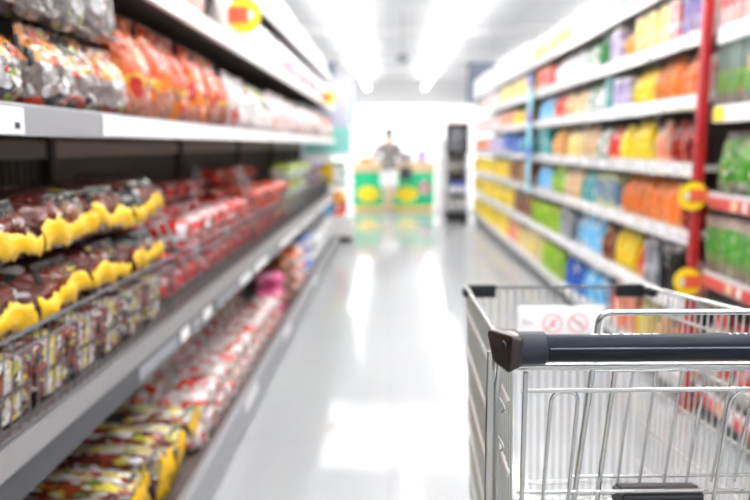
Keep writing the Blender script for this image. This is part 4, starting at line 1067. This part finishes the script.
# ================================================================== PERSON AT THE COUNTER
def skin(name, chains, mat, parent=None, root=None, sub=2):
    """chains: list of [(xyz, radius or (rx, ry)) ...]; points that coincide are shared"""
    me = bpy.data.meshes.new(name); verts = []; rad = []; idx = {}; edges = []
    for ch in chains:
        prev = None
        for p, r_ in ch:
            key = tuple(round(q, 4) for q in p)
            if key not in idx: idx[key] = len(verts); verts.append(p); rad.append(r_ if isinstance(r_, tuple) else (r_, r_))
            i = idx[key]
            if prev is not None and prev != i: edges.append((prev, i))
            prev = i
    me.from_pydata(verts, edges, []); me.update()
    o = bpy.data.objects.new(name, me); C.objects.link(o)
    md = o.modifiers.new('skin', 'SKIN'); md.use_smooth_shade = True
    if not me.skin_vertices: me.update()
    lay = me.skin_vertices[0].data
    for i, r_ in enumerate(rad): lay[i].radius = r_; lay[i].use_root = (i == (root or 0))
    sd_ = o.modifiers.new('sub', 'SUBSURF'); sd_.levels = sub; sd_.render_levels = sub
    me.materials.append(mat)
    if parent: o.parent = parent
    return o
skinm = plain('warm skin', (.62, .40, .29), .5); hairm = plain('dark grey brown hair', (.11, .09, .085), .55)
topm = plain('grey brown knit top', (.22, .19, .185), .85, 0, 0, .2, 200); shortm = plain('white cotton shorts', (.82, .82, .82), .8); bagm = plain('charcoal leather', (.05, .05, .055), .5)
pz = Vector((-.02, 13.85, 0))
def q(x, y, z): return (x, y, z)
def hand(w, d, s):
    """five finger chains growing from a wrist w along direction d; s = +1 thumb towards +x"""
    w = Vector(w); d = Vector(d).normalized(); side = Vector((s, 0, 0)); fwd = Vector((0, 1, 0))
    palm = w + d * .07; out = [[(tuple(w), (.026, .020)), (tuple(palm), (.036, .017))]]
    for k, ln in enumerate((.060, .070, .066, .050)):
        a = palm + fwd * ((k - 1.5) * .019); root_ = a + d * .012
        out.append([(tuple(palm), (.036, .017)), (tuple(root_), .0095), (tuple(root_ + d * ln * .5 - side * .004), .0088), (tuple(root_ + d * ln - side * .016), .0072)])
    t0 = w + d * .028 + fwd * .03
    out.append([(tuple(w + d * .02), (.028, .02)), (tuple(t0), .011), (tuple(t0 + d * .03 + fwd * .012), .0095), (tuple(t0 + d * .052 + fwd * .012), .008)])
    out[-1] = [(tuple(palm), (.036, .017))] + out[-1][1:]
    return out
wl, wr = (-.13, .17, .98), (.375, .15, 1.02)
body_ch = [
    [(q(0, 0, .84), (.145, .10)), (q(0, .01, 1.00), (.125, .09)), (q(0, .0, 1.16), (.15, .095)), (q(0, .0, 1.27), (.11, .075)), (q(0, .01, 1.345), (.048, .05)), (q(0, .02, 1.40), (.052, .06)), (q(0, .02, 1.48), (.072, .088)), (q(0, .01, 1.55), (.06, .072))],
    [(q(0, .02, 1.40), (.052, .06)), (q(0, .10, 1.425), (.03, .02))], [(q(0, .02, 1.48), (.072, .088)), (q(0, .118, 1.465), (.012, .016))],
    [(q(0, .0, 1.27), (.11, .075)), (q(-.165, -.01, 1.245), .050), (q(-.285, .0, 1.03), .040), (wl, .026)],
    [(q(0, .0, 1.27), (.11, .075)), (q(.165, -.01, 1.245), .050), (q(.245, -.02, 1.00), .040), (wr, .026)],
    [(q(0, 0, .84), (.145, .10)), (q(-.085, .0, .74), .083), (q(-.075, .02, .43), .053), (q(-.07, -.015, .27), .050), (q(-.07, -.02, .085), .033), (q(-.075, .03, .035), (.036, .03)), (q(-.085, .14, .028), (.036, .022))],
    [(q(0, 0, .84), (.145, .10)), (q(.085, .0, .74), .083), (q(.07, -.06, .44), .053), (q(.065, -.10, .28), .050), (q(.06, -.11, .085), .033), (q(.06, -.07, .035), (.036, .03)), (q(.065, .04, .028), (.036, .022))],
] + hand(wl, (.8, .35, -.3), 1) + hand(wr, (.55, .75, -.1), -1)
pb = skin('person', body_ch, skinm); pb.location = pz; pb.rotation_euler = (0, 0, -.25)
tag(pb, 'person in grey top and white shorts standing at the green counter, arm bent', 'person')
skin('hair', [[(q(0, -.030, 1.41), (.055, .045)), (q(0, -.030, 1.47), (.080, .075)), (q(0, -.005, 1.535), (.085, .092)), (q(0, .03, 1.575), (.06, .06))]], hairm, pb)
skin('knit_top', [[(q(0, 0, .74), (.195, .145)), (q(0, 0, .85), (.178, .135)), (q(0, .01, 1.00), (.150, .115)), (q(0, .0, 1.16), (.165, .112)), (q(0, .0, 1.265), (.125, .09)), (q(0, .008, 1.335), (.066, .066))],
                  [(q(0, .0, 1.265), (.125, .09)), (q(-.17, -.01, 1.245), .064), (q(-.288, .0, 1.03), .054), (q(-.19, .10, 1.0), .042)],
                  [(q(0, .0, 1.265), (.125, .09)), (q(.17, -.01, 1.245), .064), (q(.247, -.02, 1.00), .054), (q(.345, .11, 1.015), .042)]], topm, pb)
skin('shorts', [[(q(0, 0, .90), (.160, .118)), (q(0, 0, .78), (.165, .12)), (q(-.09, .0, .70), .108), (q(-.085, .01, .52), .100), (q(-.085, .01, .47), .098)], [(q(0, 0, .78), (.165, .12)), (q(.09, -.005, .70), .108), (q(.085, -.03, .52), .100), (q(.085, -.035, .47), .098)]], shortm, pb)
skin('shoes', [[(q(-.072, -.03, .040), (.043, .036)), (q(-.08, .07, .034), (.044, .032)), (q(-.088, .155, .030), (.038, .026))]], M['white'], pb).name = 'shoe'
skin('shoe', [[(q(.060, -.13, .040), (.043, .036)), (q(.062, -.02, .034), (.044, .032)), (q(.068, .06, .030), (.038, .026))]], M['white'], pb)
# shoulder bag carried at the hip
r = empty('shoulder_bag', (.300, 13.832, .60), math.radians(-51))
b = bmesh.new(); box(b, -.125, .125, -.05, .05, 0, .26, .03); ob('bag_body', b, bagm, r)
b = bmesh.new(); tube(b, fillet([(-.085, 0, .25), (-.085, .0, .43), (.0, .0, .488), (.085, 0, .43), (.085, 0, .25)], .05), .010, 8); ob('strap', b, bagm, r)
tag(r, 'charcoal bag hanging from the bent arm of the person by the counter', 'bag')

# ================================================================== CAMERA, WORLD, VIEW
cam = bpy.data.cameras.new('camera'); co = bpy.data.objects.new('camera', cam); C.objects.link(co)
cam.lens = 35; cam.sensor_width = 36; cam.clip_start = .05; cam.clip_end = 200
co.location = (0, 0, H); co.rotation_euler = (math.radians(90 - 8.2), 0, math.radians(1.18))
cam.dof.use_dof = True; cam.dof.focus_distance = .90; cam.dof.aperture_fstop = 2.8; cam.dof.aperture_blades = 0
sc.camera = co
w = bpy.data.worlds.new('world'); sc.world = w; w.use_nodes = True
w.node_tree.nodes['Background'].inputs[0].default_value = (1, 1, 1, 1); w.node_tree.nodes['Background'].inputs[1].default_value = .3
for o in list(bpy.data.objects):
    if 'used' in o: del o['used']
sc.view_settings.view_transform = 'Standard'; sc.view_settings.look = 'None'; sc.view_settings.gamma = 1; sc.view_settings.use_curve_mapping = False
sc.view_settings.exposure = 0.38
sc.cycles.use_denoising = True
sc.cycles.max_bounces = 8; sc.cycles.diffuse_bounces = 4; sc.cycles.glossy_bounces = 4
